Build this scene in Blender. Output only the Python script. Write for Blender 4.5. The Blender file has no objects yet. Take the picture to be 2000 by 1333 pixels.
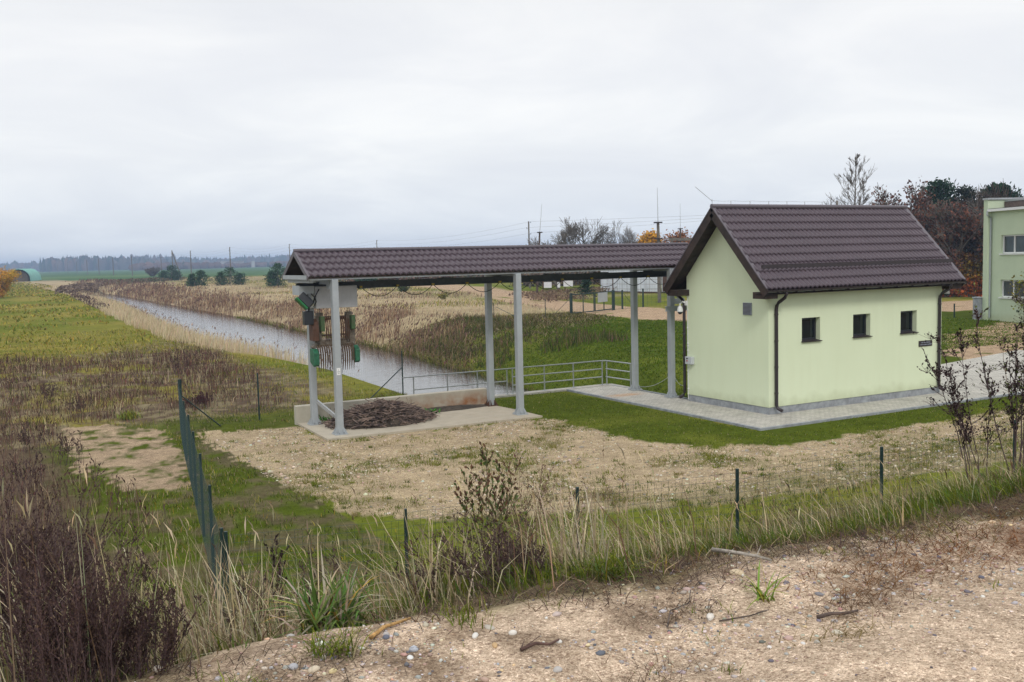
import bpy, math, random
import numpy as np
from mathutils import Vector, Matrix
R_=math.radians
sc=bpy.context.scene
# ------------------------------------------------------------------ camera
cd=bpy.data.cameras.new('camera'); cam=bpy.data.objects.new('camera',cd); sc.collection.objects.link(cam)
cd.sensor_width=36.0; cd.lens=34.99; cd.clip_start=0.1; cd.clip_end=12000
rt=Vector((0.87255423,-0.48793667,-0.02380999)); dn=Vector((-0.06141396,-0.06121019,-0.99623373)); fw=Vector((0.48464155,0.87073022,-0.08337533))
m=Matrix.Identity(4)
for i in range(3): m[i][0]=rt[i]; m[i][1]=-dn[i]; m[i][2]=-fw[i]
m[0][3],m[1][3],m[2][3]=0,0,5.0
cam.matrix_world=m; sc.camera=cam
# ------------------------------------------------------------------ world and sun (overcast)
SUN_EL=R_(42); SUN_AZ=R_(205)      # azimuth measured from +Y clockwise (behind the camera, left)
w=bpy.data.worlds.new('World'); sc.world=w; w.use_nodes=True
nt=w.node_tree; nt.nodes.clear()
def N(nt,t,**k):
    n=nt.nodes.new(t)
    for a,b in k.items(): setattr(n,a,b)
    return n
def ramp(nt,stops):
    r=N(nt,'ShaderNodeValToRGB'); e=r.color_ramp.elements
    while len(e)<len(stops): e.new(0.5)
    for q,(p,c) in zip(e,stops): q.position=p; q.color=(*c,1) if len(c)==3 else c
    return r
def setup_world():
    out=N(nt,'ShaderNodeOutputWorld'); bg=N(nt,'ShaderNodeBackground'); bg.inputs['Strength'].default_value=0.10
    sky=N(nt,'ShaderNodeTexSky',sky_type='NISHITA'); sky.sun_disc=False; sky.sun_elevation=SUN_EL; sky.sun_rotation=SUN_AZ
    tc=N(nt,'ShaderNodeTexCoord'); sep=N(nt,'ShaderNodeSeparateXYZ'); nt.links.new(tc.outputs['Generated'],sep.inputs[0])
    zz=N(nt,'ShaderNodeMath',operation='MAXIMUM'); zz.inputs[1].default_value=0.0; nt.links.new(sep.outputs['Z'],zz.inputs[0])
    za=N(nt,'ShaderNodeMath',operation='ADD'); za.inputs[1].default_value=0.16; nt.links.new(zz.outputs[0],za.inputs[0])
    dx=N(nt,'ShaderNodeMath',operation='DIVIDE'); nt.links.new(sep.outputs['X'],dx.inputs[0]); nt.links.new(za.outputs[0],dx.inputs[1])
    dy=N(nt,'ShaderNodeMath',operation='DIVIDE'); nt.links.new(sep.outputs['Y'],dy.inputs[0]); nt.links.new(za.outputs[0],dy.inputs[1])
    cb=N(nt,'ShaderNodeCombineXYZ'); nt.links.new(dx.outputs[0],cb.inputs[0]); nt.links.new(dy.outputs[0],cb.inputs[1])
    n1=N(nt,'ShaderNodeTexNoise'); n1.inputs['Scale'].default_value=1.05; n1.inputs['Detail'].default_value=8; n1.inputs['Roughness'].default_value=0.55; n1.inputs['Distortion'].default_value=0.5
    nt.links.new(cb.outputs[0],n1.inputs['Vector'])
    cl=ramp(nt,[(0.30,(9.2,9.3,9.6)),(0.48,(9.8,9.87,10.0)),(0.68,(10.9,10.85,10.7))]); nt.links.new(n1.outputs['Fac'],cl.inputs[0])
    # greyer, bluer band low over the horizon
    hz=ramp(nt,[(0.0,(0.80,0.85,0.925)),(0.03,(0.82,0.865,0.93)),(0.10,(0.94,0.955,0.97)),(0.19,(0.95,0.955,0.965)),(0.32,(0.88,0.885,0.895)),(0.55,(1.18,1.18,1.18))]); nt.links.new(zz.outputs[0],hz.inputs[0])
    mu=N(nt,'ShaderNodeMix',data_type='RGBA',blend_type='MULTIPLY'); mu.inputs[0].default_value=1
    nt.links.new(cl.outputs[0],mu.inputs[6]); nt.links.new(hz.outputs[0],mu.inputs[7])
    mx=N(nt,'ShaderNodeMix',data_type='RGBA'); mx.inputs[0].default_value=0.94
    nt.links.new(sky.outputs[0],mx.inputs[6]); nt.links.new(mu.outputs[2],mx.inputs[7])
    # below the horizon there is only ground, no sky light
    lo=N(nt,'ShaderNodeMapRange'); lo.inputs['From Min'].default_value=-0.06; lo.inputs['From Max'].default_value=-0.02; nt.links.new(sep.outputs['Z'],lo.inputs[0])
    ml=N(nt,'ShaderNodeMix',data_type='RGBA'); ml.inputs[6].default_value=(0.25,0.25,0.22,1); nt.links.new(lo.outputs[0],ml.inputs[0]); nt.links.new(mx.outputs[2],ml.inputs[7])
    nt.links.new(ml.outputs[2],bg.inputs[0]); nt.links.new(bg.outputs[0],out.inputs[0])
setup_world()
sl=bpy.data.lights.new('sun','SUN'); sl.energy=1.4; sl.angle=R_(14); sl.color=(1,0.96,0.9)
so=bpy.data.objects.new('sun',sl); sc.collection.objects.link(so)
sd=Vector((math.sin(SUN_AZ)*math.cos(SUN_EL),math.cos(SUN_AZ)*math.cos(SUN_EL),math.sin(SUN_EL)))
so.rotation_euler=sd.to_track_quat('Z','Y').to_euler(); so.location=sd*80
sc.view_settings.view_transform='Standard'; sc.view_settings.look='None'; sc.view_settings.gamma=1.0
sc.view_settings.exposure=0.0
sc.render.engine='CYCLES'; sc.cycles.max_bounces=6; sc.cycles.use_denoising=True; sc.cycles.use_adaptive_sampling=False; sc.cycles.sample_clamp_indirect=4
# ------------------------------------------------------------------ helpers
rng=np.random.default_rng(7); random.seed(7)
COL=sc.collection
def tag(o,label=None,cat=None,group=None,kind=None):
    if label: o['label']=label
    if cat: o['category']=cat
    if group: o['group']=group
    if kind: o['kind']=kind
    return o
def empty(name,loc,label=None,cat=None,group=None):
    o=bpy.data.objects.new(name,None); COL.objects.link(o); o.location=loc; o.empty_display_size=0.1
    return tag(o,label,cat,group)
def copy_tree(o,parent=None):
    c=o.copy(); COL.objects.link(c)
    if parent is not None: c.parent=parent
    for ch in list(o.children): copy_tree(ch,c)
    return c
def wloc(o):
    l=Vector(o.location)
    while o.parent is not None: o=o.parent; l=l+Vector(o.location)
    return l
class MB:
    def __init__(s): s.v=[]; s.f=[]; s.c=None
    def poly(s,pts):
        b=len(s.v); s.v+= [tuple(p) for p in pts]; s.f.append(tuple(range(b,b+len(pts)))); return s
    def box(s,x0,x1,y0,y1,z0,z1):
        b=len(s.v); s.v+=[(x0,y0,z0),(x1,y0,z0),(x1,y1,z0),(x0,y1,z0),(x0,y0,z1),(x1,y0,z1),(x1,y1,z1),(x0,y1,z1)]
        s.f+=[(b,b+3,b+2,b+1),(b+4,b+5,b+6,b+7),(b,b+1,b+5,b+4),(b+1,b+2,b+6,b+5),(b+2,b+3,b+7,b+6),(b+3,b,b+4,b+7)]; return s
    def bar(s,a,b_,w,h,up=(0,0,1)):
        a=Vector(a); c=Vector(b_); d=(c-a).normalized(); u=Vector(up)
        sd_=d.cross(u)
        if sd_.length<1e-3: sd_=d.cross(Vector((0,1,0)))
        sd_.normalize(); u=sd_.cross(d).normalized(); b=len(s.v)
        for p in (a,c):
            for i,j in ((-1,-1),(1,-1),(1,1),(-1,1)): s.v.append(tuple(p+sd_*(w/2*i)+u*(h/2*j)))
        s.f+=[(b+3,b+2,b+1,b),(b+4,b+5,b+6,b+7)]+[(b+k,b+(k+1)%4,b+4+(k+1)%4,b+4+k) for k in range(4)]; return s
    def tube(s,pts,r,n=6,cap=True):
        pts=[Vector(p) for p in pts]; rs=r if isinstance(r,(list,tuple)) else [r]*len(pts); b=len(s.v)
        for i,p in enumerate(pts):
            d=(pts[min(i+1,len(pts)-1)]-pts[max(i-1,0)])
            d=d.normalized() if d.length>1e-9 else Vector((0,0,1))
            u=Vector((0,0,1)) if abs(d.z)<0.9 else Vector((1,0,0))
            a=d.cross(u).normalized(); c=a.cross(d)
            for k in range(n):
                t=2*math.pi*k/n; s.v.append(tuple(p+(a*math.cos(t)+c*math.sin(t))*rs[i]))
        for i in range(len(pts)-1):
            for k in range(n): s.f.append((b+i*n+k,b+i*n+(k+1)%n,b+(i+1)*n+(k+1)%n,b+(i+1)*n+k))
        if cap: s.f.append(tuple(b+k for k in range(n))[::-1]); s.f.append(tuple(b+(len(pts)-1)*n+k for k in range(n)))
        return s
    def prism(s,poly,z0,z1):
        b=len(s.v); n=len(poly)
        s.v+=[(x,y,z0) for x,y in poly]+[(x,y,z1) for x,y in poly]
        s.f.append(tuple(range(b,b+n))[::-1]); s.f.append(tuple(range(b+n,b+2*n)))
        s.f+=[(b+i,b+(i+1)%n,b+n+(i+1)%n,b+n+i) for i in range(n)]; return s
    def build(s,name,mat,parent=None,smooth=False,bevel=0):
        off=wloc(parent) if parent is not None else Vector((0,0,0))
        me=bpy.data.meshes.new(name); me.from_pydata([(x-off.x,y-off.y,z-off.z) for x,y,z in s.v],[],s.f); me.update()
        o=bpy.data.objects.new(name,me); COL.objects.link(o); me.materials.append(mat)
        if parent is not None: o.parent=parent
        if smooth: me.shade_smooth()
        if bevel:
            bm_=o.modifiers.new('bevel','BEVEL'); bm_.width=bevel; bm_.segments=1; bm_.limit_method='ANGLE'
        return o
def npmesh(name,V,faces_list,mat,parent=None,col=None,smooth=False,extra=None):
    """faces_list: list of int arrays (n,k)"""
    V=np.asarray(V,dtype=np.float32)
    if parent is not None: V=V-np.array(wloc(parent),dtype=np.float32)
    me=bpy.data.meshes.new(name); me.vertices.add(len(V)); me.vertices.foreach_set('co',V.ravel())
    nl=sum(f.size for f in faces_list); npol=sum(len(f) for f in faces_list)
    me.loops.add(nl); me.polygons.add(npol)
    me.loops.foreach_set('vertex_index',np.concatenate([f.ravel() for f in faces_list]).astype(np.int32))
    st=[];k=0
    for f in faces_list:
        st.append(k+np.arange(len(f))*f.shape[1]); k+=f.size
    me.polygons.foreach_set('loop_start',np.concatenate(st).astype(np.int32))
    if smooth: me.polygons.foreach_set('use_smooth',np.ones(npol,dtype=bool))
    me.update(calc_edges=True)
    if col is not None:
        a=me.color_attributes.new('Col','FLOAT_COLOR','POINT'); c4=np.ones((len(V),4),dtype=np.float32); c4[:,:3]=col
        a.data.foreach_set('color',c4.ravel())
    if extra is not None:
        a=me.attributes.new('grv','FLOAT','POINT'); a.data.foreach_set('value',extra.astype(np.float32))
    o=bpy.data.objects.new(name,me); COL.objects.link(o); me.materials.append(mat)
    if parent is not None: o.parent=parent
    return o
# value noise (numpy)
_P=rng.random((256,256))
def vn(x,y,s=1.0,o=0):
    x=np.asarray(x,dtype=float)/s+o*17.3; y=np.asarray(y,dtype=float)/s+o*31.7
    xi=np.floor(x).astype(int); yi=np.floor(y).astype(int); fx=x-xi; fy=y-yi
    fx=fx*fx*(3-2*fx); fy=fy*fy*(3-2*fy)
    g=lambda a,b:_P[a&255,b&255]
    return (g(xi,yi)*(1-fx)+g(xi+1,yi)*fx)*(1-fy)+(g(xi,yi+1)*(1-fx)+g(xi+1,yi+1)*fx)*fy
def fbm(x,y,s,o=0,n=4):
    t=0;a=0.5;q=0
    for i in range(n): t=t+a*vn(x,y,s/2**i,o+i); q+=a; a*=0.5
    return t/q
def sm(t): t=np.clip(t,0,1); return t*t*(3-2*t)
def inpoly(x,y,poly):
    r=np.zeros(np.shape(x),dtype=bool); n=len(poly)
    for i in range(n):
        x0,y0=poly[i]; x1,y1=poly[(i+1)%n]
        if y0==y1: continue
        c=((y0>y)!=(y1>y))&(x<(x1-x0)*(y-y0)/(y1-y0)+x0); r^=c
    return r
# ------------------------------------------------------------------ materials
def mat(name,col,rough=0.6,metal=0.0,noise=0.0,nscale=8.0,bump=0.0,bscale=40.0,spec=0.5,col2=None,coat=0):
    M=bpy.data.materials.new(name); M.use_nodes=True; t=M.node_tree; b=t.nodes['Principled BSDF']
    b.inputs['Roughness'].default_value=rough; b.inputs['Metallic'].default_value=metal; b.inputs['Base Color'].default_value=(*col,1)
    b.inputs['Specular IOR Level'].default_value=spec
    geo=N(t,'ShaderNodeTexCoord')
    if noise or col2:
        n=N(t,'ShaderNodeTexNoise'); n.inputs['Scale'].default_value=nscale; n.inputs['Detail'].default_value=6; n.inputs['Roughness'].default_value=0.62
        t.links.new(geo.outputs['Object'],n.inputs['Vector'])
        c2=col2 if col2 else tuple(c*(1-noise) for c in col); c1=col if col2 else tuple(min(1,c*(1+noise)) for c in col)
        r=ramp(t,[(0.36,c2),(0.64,c1)]); t.links.new(n.outputs['Fac'],r.inputs[0]); t.links.new(r.outputs[0],b.inputs['Base Color'])
    if bump:
        n2=N(t,'ShaderNodeTexNoise'); n2.inputs['Scale'].default_value=bscale; n2.inputs['Detail'].default_value=4
        t.links.new(geo.outputs['Object'],n2.inputs['Vector'])
        bp=N(t,'ShaderNodeBump'); bp.inputs['Strength'].default_value=bump; bp.inputs['Distance'].default_value=0.02
        t.links.new(n2.outputs['Fac'],bp.inputs['Height']); t.links.new(bp.outputs[0],b.inputs['Normal'])
    return M
def vcmat(name,rough=0.9,spec=0.04,trans=0.12):
    M=bpy.data.materials.new(name); M.use_nodes=True; t=M.node_tree; b=t.nodes['Principled BSDF']; out=t.nodes['Material Output']
    a=N(t,'ShaderNodeAttribute',attribute_name='Col'); t.links.new(a.outputs['Color'],b.inputs['Base Color'])
    b.inputs['Roughness'].default_value=rough; b.inputs['Specular IOR Level'].default_value=spec
    if trans:
        tr=N(t,'ShaderNodeBsdfTranslucent'); t.links.new(a.outputs['Color'],tr.inputs['Color'])
        mx=N(t,'ShaderNodeMixShader'); mx.inputs[0].default_value=trans
        t.links.new(b.outputs[0],mx.inputs[1]); t.links.new(tr.outputs[0],mx.inputs[2]); t.links.new(mx.outputs[0],out.inputs[0])
    return M
M_blade=vcmat('grass_blades'); M_leaf=vcmat('leaves',0.85,0.06,0.12); M_stone=vcmat('stones',0.8,0.3,0)
M_stem=mat('dry_stem',(0.075,0.05,0.038),0.8,noise=0.35,nscale=20)
M_bark=mat('bark',(0.11,0.095,0.08),0.9,noise=0.35,nscale=6,bump=0.4)
M_galv=mat('galvanised_grey_paint',(0.36,0.39,0.41),0.5,0.15,noise=0.06,nscale=3)
M_zinc=mat('zinc_steel',(0.40,0.42,0.43),0.42,0.55,noise=0.12,nscale=14)
M_dgrey=mat('dark_beam_paint',(0.055,0.065,0.07),0.5,noise=0.2)
M_black=mat('black_rubber',(0.012,0.013,0.015),0.5)
M_blkpl=mat('black_plastic',(0.02,0.023,0.028),0.4)
M_green=mat('green_paint',(0.02,0.115,0.06),0.5,noise=0.3,nscale=9)
M_greenp=mat('worn_green_paint',(0.045,0.12,0.04),0.7,col2=(0.06,0.075,0.035),nscale=10)
M_steel=mat('weathered_steel',(0.17,0.15,0.12),0.65,0.1,col2=(0.09,0.065,0.045),nscale=9)
M_rust=mat('rust',(0.10,0.048,0.03),0.8,0.1,col2=(0.07,0.035,0.02),nscale=12)
M_fence=mat('green_fence_paint',(0.008,0.028,0.026),0.45)
M_wire=mat('green_wire',(0.014,0.042,0.042),0.5)
M_roof=mat('brown_tile_metal',(0.070,0.051,0.064),0.38,0.0,noise=0.08,nscale=1.3,spec=0.4)
M_trim=mat('dark_brown_trim',(0.030,0.022,0.026),0.4,noise=0.1)
M_flash=mat('verge_flashing',(0.10,0.085,0.10),0.4,noise=0.05)
M_wood=mat('dark_stained_wood',(0.032,0.019,0.015),0.7,noise=0.45,nscale=5,bump=0.3,bscale=12)
M_white=mat('white_plastic',(0.75,0.76,0.76),0.35)
M_glass=mat('dark_window_glass',(0.008,0.012,0.014),0.06,spec=0.6)
M_vent=mat('vent_grey',(0.28,0.32,0.38),0.5)
M_conc=mat('concrete',(0.40,0.385,0.34),0.85,noise=0.16,nscale=5,bump=0.25,bscale=60)
M_plinth=mat('grey_plinth',(0.27,0.29,0.31),0.85,noise=0.25,nscale=4,bump=0.3,bscale=50)
M_hay=mat('hay',(0.10,0.075,0.05),0.95,noise=0.4,nscale=2)
M_tarp=mat('green_tarpaulin',(0.10,0.36,0.28),0.5,noise=0.15,nscale=0.5)
M_weather=mat('weathered_wood',(0.13,0.115,0.10),0.85,noise=0.3,nscale=4)
M_shed=mat('white_corrugated_sheet',(0.56,0.60,0.66),0.5,noise=0.12,nscale=0.6)
M_alu=mat('pale_sheet',(0.62,0.62,0.64),0.5,noise=0.1)

def stucco(name,base,stain):
    M=bpy.data.materials.new(name); M.use_nodes=True; t=M.node_tree; b=t.nodes['Principled BSDF']; b.inputs['Roughness'].default_value=0.85; b.inputs['Specular IOR Level'].default_value=0.25
    g=N(t,'ShaderNodeNewGeometry')
    n=N(t,'ShaderNodeTexNoise'); n.inputs['Scale'].default_value=0.7; n.inputs['Detail'].default_value=7; n.inputs['Roughness'].default_value=0.6; t.links.new(g.outputs['Position'],n.inputs['Vector'])
    r=ramp(t,[(0.3,stain),(0.7,base)]); t.links.new(n.outputs['Fac'],r.inputs[0])
    # damp band just over the plinth
    sp=N(t,'ShaderNodeSeparateXYZ'); t.links.new(g.outputs['Position'],sp.inputs[0])
    n3=N(t,'ShaderNodeTexNoise'); n3.inputs['Scale'].default_value=3; n3.inputs['Detail'].default_value=5; t.links.new(g.outputs['Position'],n3.inputs['Vector'])
    ad=N(t,'ShaderNodeMath',operation='MULTIPLY_ADD'); ad.inputs[1].default_value=-0.5; t.links.new(n3.outputs['Fac'],ad.inputs[0]); t.links.new(sp.outputs['Z'],ad.inputs[2])
    mr=N(t,'ShaderNodeMapRange'); mr.inputs['From Min'].default_value=-0.02; mr.inputs['From Max'].default_value=0.35; mr.inputs['To Min'].default_value=0.5; mr.inputs['To Max'].default_value=0
    t.links.new(ad.outputs[0],mr.inputs[0])
    mx=N(t,'ShaderNodeMix',data_type='RGBA'); t.links.new(mr.outputs[0],mx.inputs[0]); t.links.new(r.outputs[0],mx.inputs[6]); mx.inputs[7].default_value=(0.40,0.44,0.26,1)
    mp=N(t,'ShaderNodeMapping'); mp.inputs['Scale'].default_value=(5.5,5.5,0.45); t.links.new(g.outputs['Position'],mp.inputs[0])
    ns=N(t,'ShaderNodeTexNoise'); ns.inputs['Scale'].default_value=1; ns.inputs['Detail'].default_value=5; t.links.new(mp.outputs[0],ns.inputs['Vector'])
    rs_=ramp(t,[(0.35,(0.985,0.982,0.975)),(0.6,(1.0,1.0,1.0))]); t.links.new(ns.outputs['Fac'],rs_.inputs[0])
    ms=N(t,'ShaderNodeMix',data_type='RGBA',blend_type='MULTIPLY'); ms.inputs[0].default_value=1; t.links.new(mx.outputs[2],ms.inputs[6]); t.links.new(rs_.outputs[0],ms.inputs[7])
    t.links.new(ms.outputs[2],b.inputs['Base Color'])
    n2=N(t,'ShaderNodeTexNoise'); n2.inputs['Scale'].default_value=110; n2.inputs['Detail'].default_value=3; t.links.new(g.outputs['Position'],n2.inputs['Vector'])
    bp=N(t,'ShaderNodeBump'); bp.inputs['Strength'].default_value=0.06; bp.inputs['Distance'].default_value=0.01
    t.links.new(n2.outputs['Fac'],bp.inputs['Height']); t.links.new(bp.outputs[0],b.inputs['Normal'])
    return M
M_stucco=stucco('pale_green_render',(0.70,0.775,0.565),(0.67,0.745,0.535))
M_stucco2=stucco('pale_green_render_far',(0.55,0.64,0.47),(0.50,0.59,0.43))

def ground_mat():
    M=bpy.data.materials.new('ground_surface'); M.use_nodes=True; t=M.node_tree; b=t.nodes['Principled BSDF']; L=t.links.new
    b.inputs['Roughness'].default_value=1.0; b.inputs['Specular IOR Level'].default_value=0.02
    a=N(t,'ShaderNodeAttribute',attribute_name='Col'); gv=N(t,'ShaderNodeAttribute',attribute_name='grv'); g=N(t,'ShaderNodeNewGeometry')
    def noise(s,d=5,r=0.6):
        n=N(t,'ShaderNodeTexNoise'); n.inputs['Scale'].default_value=s; n.inputs['Detail'].default_value=d; n.inputs['Roughness'].default_value=r; L(g.outputs['Position'],n.inputs['Vector']); return n
    n1=noise(1.3,8,0.7); r1=ramp(t,[(0.3,(0.72,0.72,0.72)),(0.7,(1.25,1.25,1.25))]); L(n1.outputs['Fac'],r1.inputs[0])
    n2=noise(22,5,0.7); r2=ramp(t,[(0.3,(0.80,0.79,0.78)),(0.7,(1.16,1.17,1.18))]); L(n2.outputs['Fac'],r2.inputs[0])
    nm=noise(5.5,6,0.7); rm=ramp(t,[(0.32,(0.74,0.73,0.71)),(0.68,(1.2,1.2,1.2))]); L(nm.outputs['Fac'],rm.inputs[0])
    m0=N(t,'ShaderNodeMix',data_type='RGBA',blend_type='MULTIPLY'); m0.inputs[0].default_value=1; L(a.outputs['Color'],m0.inputs[6]); L(rm.outputs[0],m0.inputs[7])
    m1=N(t,'ShaderNodeMix',data_type='RGBA',blend_type='MULTIPLY'); m1.inputs[0].default_value=1; L(m0.outputs[2],m1.inputs[6]); L(r1.outputs[0],m1.inputs[7])
    m2=N(t,'ShaderNodeMix',data_type='RGBA',blend_type='MULTIPLY'); m2.inputs[0].default_value=1; L(m1.outputs[2],m2.inputs[6]); L(r2.outputs[0],m2.inputs[7])
    # small stones: voronoi cells with random tint
    def stones(scale):
        v=N(t,'ShaderNodeTexVoronoi'); v.inputs['Scale'].default_value=scale; v.inputs['Randomness'].default_value=1; L(g.outputs['Position'],v.inputs['Vector'])
        h=N(t,'ShaderNodeSeparateColor'); L(v.outputs['Color'],h.inputs[0])
        r=ramp(t,[(0.0,(0.34,0.30,0.30)),(0.10,(0.62,0.54,0.50)),(0.2,(0.96,0.95,0.93)),(0.84,(1.0,1.0,0.99)),(0.93,(1.3,1.3,1.32)),(1.0,(1.75,1.78,1.85))]); L(h.outputs[0],r.inputs[0]); return v,r
    v1,s1=stones(80); v2,s2=stones(150)
    mm=N(t,'ShaderNodeMix',data_type='RGBA',blend_type='MULTIPLY'); L(gv.outputs['Fac'],mm.inputs[0]); L(m2.outputs[2],mm.inputs[6]); L(s1.outputs[0],mm.inputs[7])
    m4=N(t,'ShaderNodeMix',data_type='RGBA',blend_type='MULTIPLY'); L(gv.outputs['Fac'],m4.inputs[0]); L(mm.outputs[2],m4.inputs[6]); L(s2.outputs[0],m4.inputs[7])
    v3,s3=stones(230)
    m3=N(t,'ShaderNodeMix',data_type='RGBA',blend_type='MULTIPLY'); L(gv.outputs['Fac'],m3.inputs[0]); L(m4.outputs[2],m3.inputs[6]); L(s3.outputs[0],m3.inputs[7])
    L(m3.outputs[2],b.inputs['Base Color'])
    ad=N(t,'ShaderNodeMath',operation='MULTIPLY_ADD'); L(v1.outputs['Distance'],ad.inputs[0]); ad.inputs[1].default_value=-0.6; L(n2.outputs['Fac'],ad.inputs[2])
    bp=N(t,'ShaderNodeBump'); bp.inputs['Strength'].default_value=0.55; bp.inputs['Distance'].default_value=0.03; L(ad.outputs[0],bp.inputs['Height']); L(bp.outputs[0],b.inputs['Normal'])
    return M
M_ground=ground_mat()
# ------------------------------------------------------------------ terrain
def shoreR(y): return np.interp(y,[31.5,36,44,49,57,68,82,100,122,148,179,230,285,300],[21.9,22.8,24.8,25.6,26.6,27.9,29.1,29.6,30.8,31.4,32.1,33.4,33.8,32])
def shoreL(y): return np.interp(y,[31.5,36,45,57,66,76,100,128,180,235,280,300],[17.0,17.5,18,17.3,17,16.4,17.6,19.8,23,26.2,32,33.5])
WZ=-1.8
def height(x,y,detail=True):
    x=np.asarray(x,dtype=float); y=np.asarray(y,dtype=float)
    h=np.zeros(np.broadcast(x,y).shape)
    # dyke with the road
    edge=4.15+0.25*(vn(x,0*x,1.7,3)-0.5)+0.15*np.sin(x*0.9)
    dyke=np.interp(y-(edge-4.15),[0,3.8,4.15,4.7,5.5,6.5,7.5,9,10.5,12,13.2],[3.4,3.4,3.34,3.15,2.80,2.34,1.82,1.05,0.42,0.06,0])
    h=h+dyke
    # canal
    dxr=np.maximum(x-shoreR(y),0); dxl=np.maximum(shoreL(y)-x,0); dy=np.maximum(31.6-y,0); dyf=np.maximum(y-285,0)
    sr=np.hypot(dxr,dy); s=np.where(x>19.5,np.hypot(sr,dyf),np.hypot(dxl,dyf))
    wid=np.where(x>19.5,6.2+0.4*np.clip((y-34)/20,0,6),3.2)
    dep=np.where(s<=0,-2.7,-1.8+1.8*sm(s/wid)-0.5*np.exp(-s*3))
    # right bank rises a little over the yard
    rb=0.0*sm((s-6)/8)*(x>19.5)*sm((y-33)/12)*(1-sm((y-150)/200))
    can=dep+rb
    nearside=(y<31.6)&(x<21.75)
    can=np.where(nearside,0,can)
    can=np.where((y<31.6)&(x>28),np.maximum(can,0),can)
    can=np.where((y<27.5)&(x>=21.2),0,can)
    h=h+can*(y>14)
    if detail:
        far=sm((y-40)/60)*(s>1.5)
        h=h+far*0.4*(fbm(x,y,17,2)-0.5)*(x>14)*(1-sm((x-60)/20)*0.8)+far*0.25*(fbm(x,y,9,5)-0.5)
        rough=((y>30)&(x<14.5))*0.08+((y>12)&(x<5))*0.05+((y>33)&(x>22))*0.10
        h=h+rough*(fbm(x,y,1.1,8)-0.5)*2
        road=np.clip((edge+0.5-y)/0.8,0,1)
        h=h+road*(0.07*(fbm(x,y,0.8,11)-0.5)+0.03*(fbm(x,y,0.16,12)-0.5)-0.04*np.exp(-((y-2.9-0.05*x)/0.3)**2))
        slope=sm((y-3.8)/1)*(1-sm((y-11)/3)); h=h+slope*0.22*(fbm(x,y,0.9,14)-0.5)
    return h
def H(x,y): return float(height(np.array([x]),np.array([y]))[0])
def axis(segs,grow_to,g=1.12,neg=None):
    a=[]
    for x0,x1,st in segs: a+=list(np.arange(x0,x1-1e-6,st))
    a.append(segs[-1][1]); st=segs[-1][2]
    while a[-1]<grow_to: st*=g; a.append(a[-1]+st)
    if neg is not None:
        st=segs[0][2]; b=[a[0]]
        while b[-1]>neg: st*=g*1.1; b.append(b[-1]-st)
        a=b[::-1][:-1]+a
    return np.array(a)
ax=axis([(-3,8,0.07),(8,30,0.2),(30,60,0.4)],9000,1.10,neg=-6000)
ay=axis([(1.2,6,0.06),(6,35,0.19),(35,70,0.35)],9000,1.08,neg=-400)
GX,GY=np.meshgrid(ax,ay)
GZ=height(GX,GY)
YARD=[(6.1,30.1),(6.15,25.7),(6.1,23.1),(6.3,20.8),(6.6,18.3),(8.0,17.1),(9.2,16.7),(10.6,16.0),(12.8,15.3),(15.1,14.9),(17.8,14.6),(21.6,14.4),(26,14.2),(36,14),(36,19.4),(28.8,19.1),(26.2,18.9),(23.8,18.9),(21.6,18.8),(19.6,18.7),(18.0,19.0),(16.9,19.6),(16.2,20.8),(15.8,21.9),(15.75,23.9),(15.7,26.6),(8.8,26.7),(9.0,29.3),(7.7,29.95)]
LAWN=[(15.7,26.5),(15.8,23.9),(15.8,21.9),(16.2,20.8),(16.9,19.6),(18.0,19.0),(19.6,18.7),(21.6,18.8),(26.2,18.9),(36,19.3),(36,20.9),(19.4,20.9),(19.4,31.3),(15.4,31.3),(15.6,29)]
SANDP=[(2.6,33.8),(3.8,33.6),(5.3,31.4),(5.1,27.8),(4.6,24.4),(3.9,22.6),(3.0,23.6),(2.4,27.7)]
GRAVR=[(36,20.4),(60,28),(78,48),(49.2,37.5),(40,30.5),(38,26)]
TRACK=[(92.5,313),(89.6,264.5),(84.1,225.8),(75.6,175.4),(67.7,137.5),(55,101),(52.1,88.0),(48,74.2),(45.5,62),(49,57),(56,66),(58,80),(60,92),(62.5,104.3),(72,121.2),(80,150),(88,185),(95,225.8),(97,264),(99,313)]
TRK2=[(45,62),(50,55),(75,50),(120,45),(120,50),(90,58),(60,68)]
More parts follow.
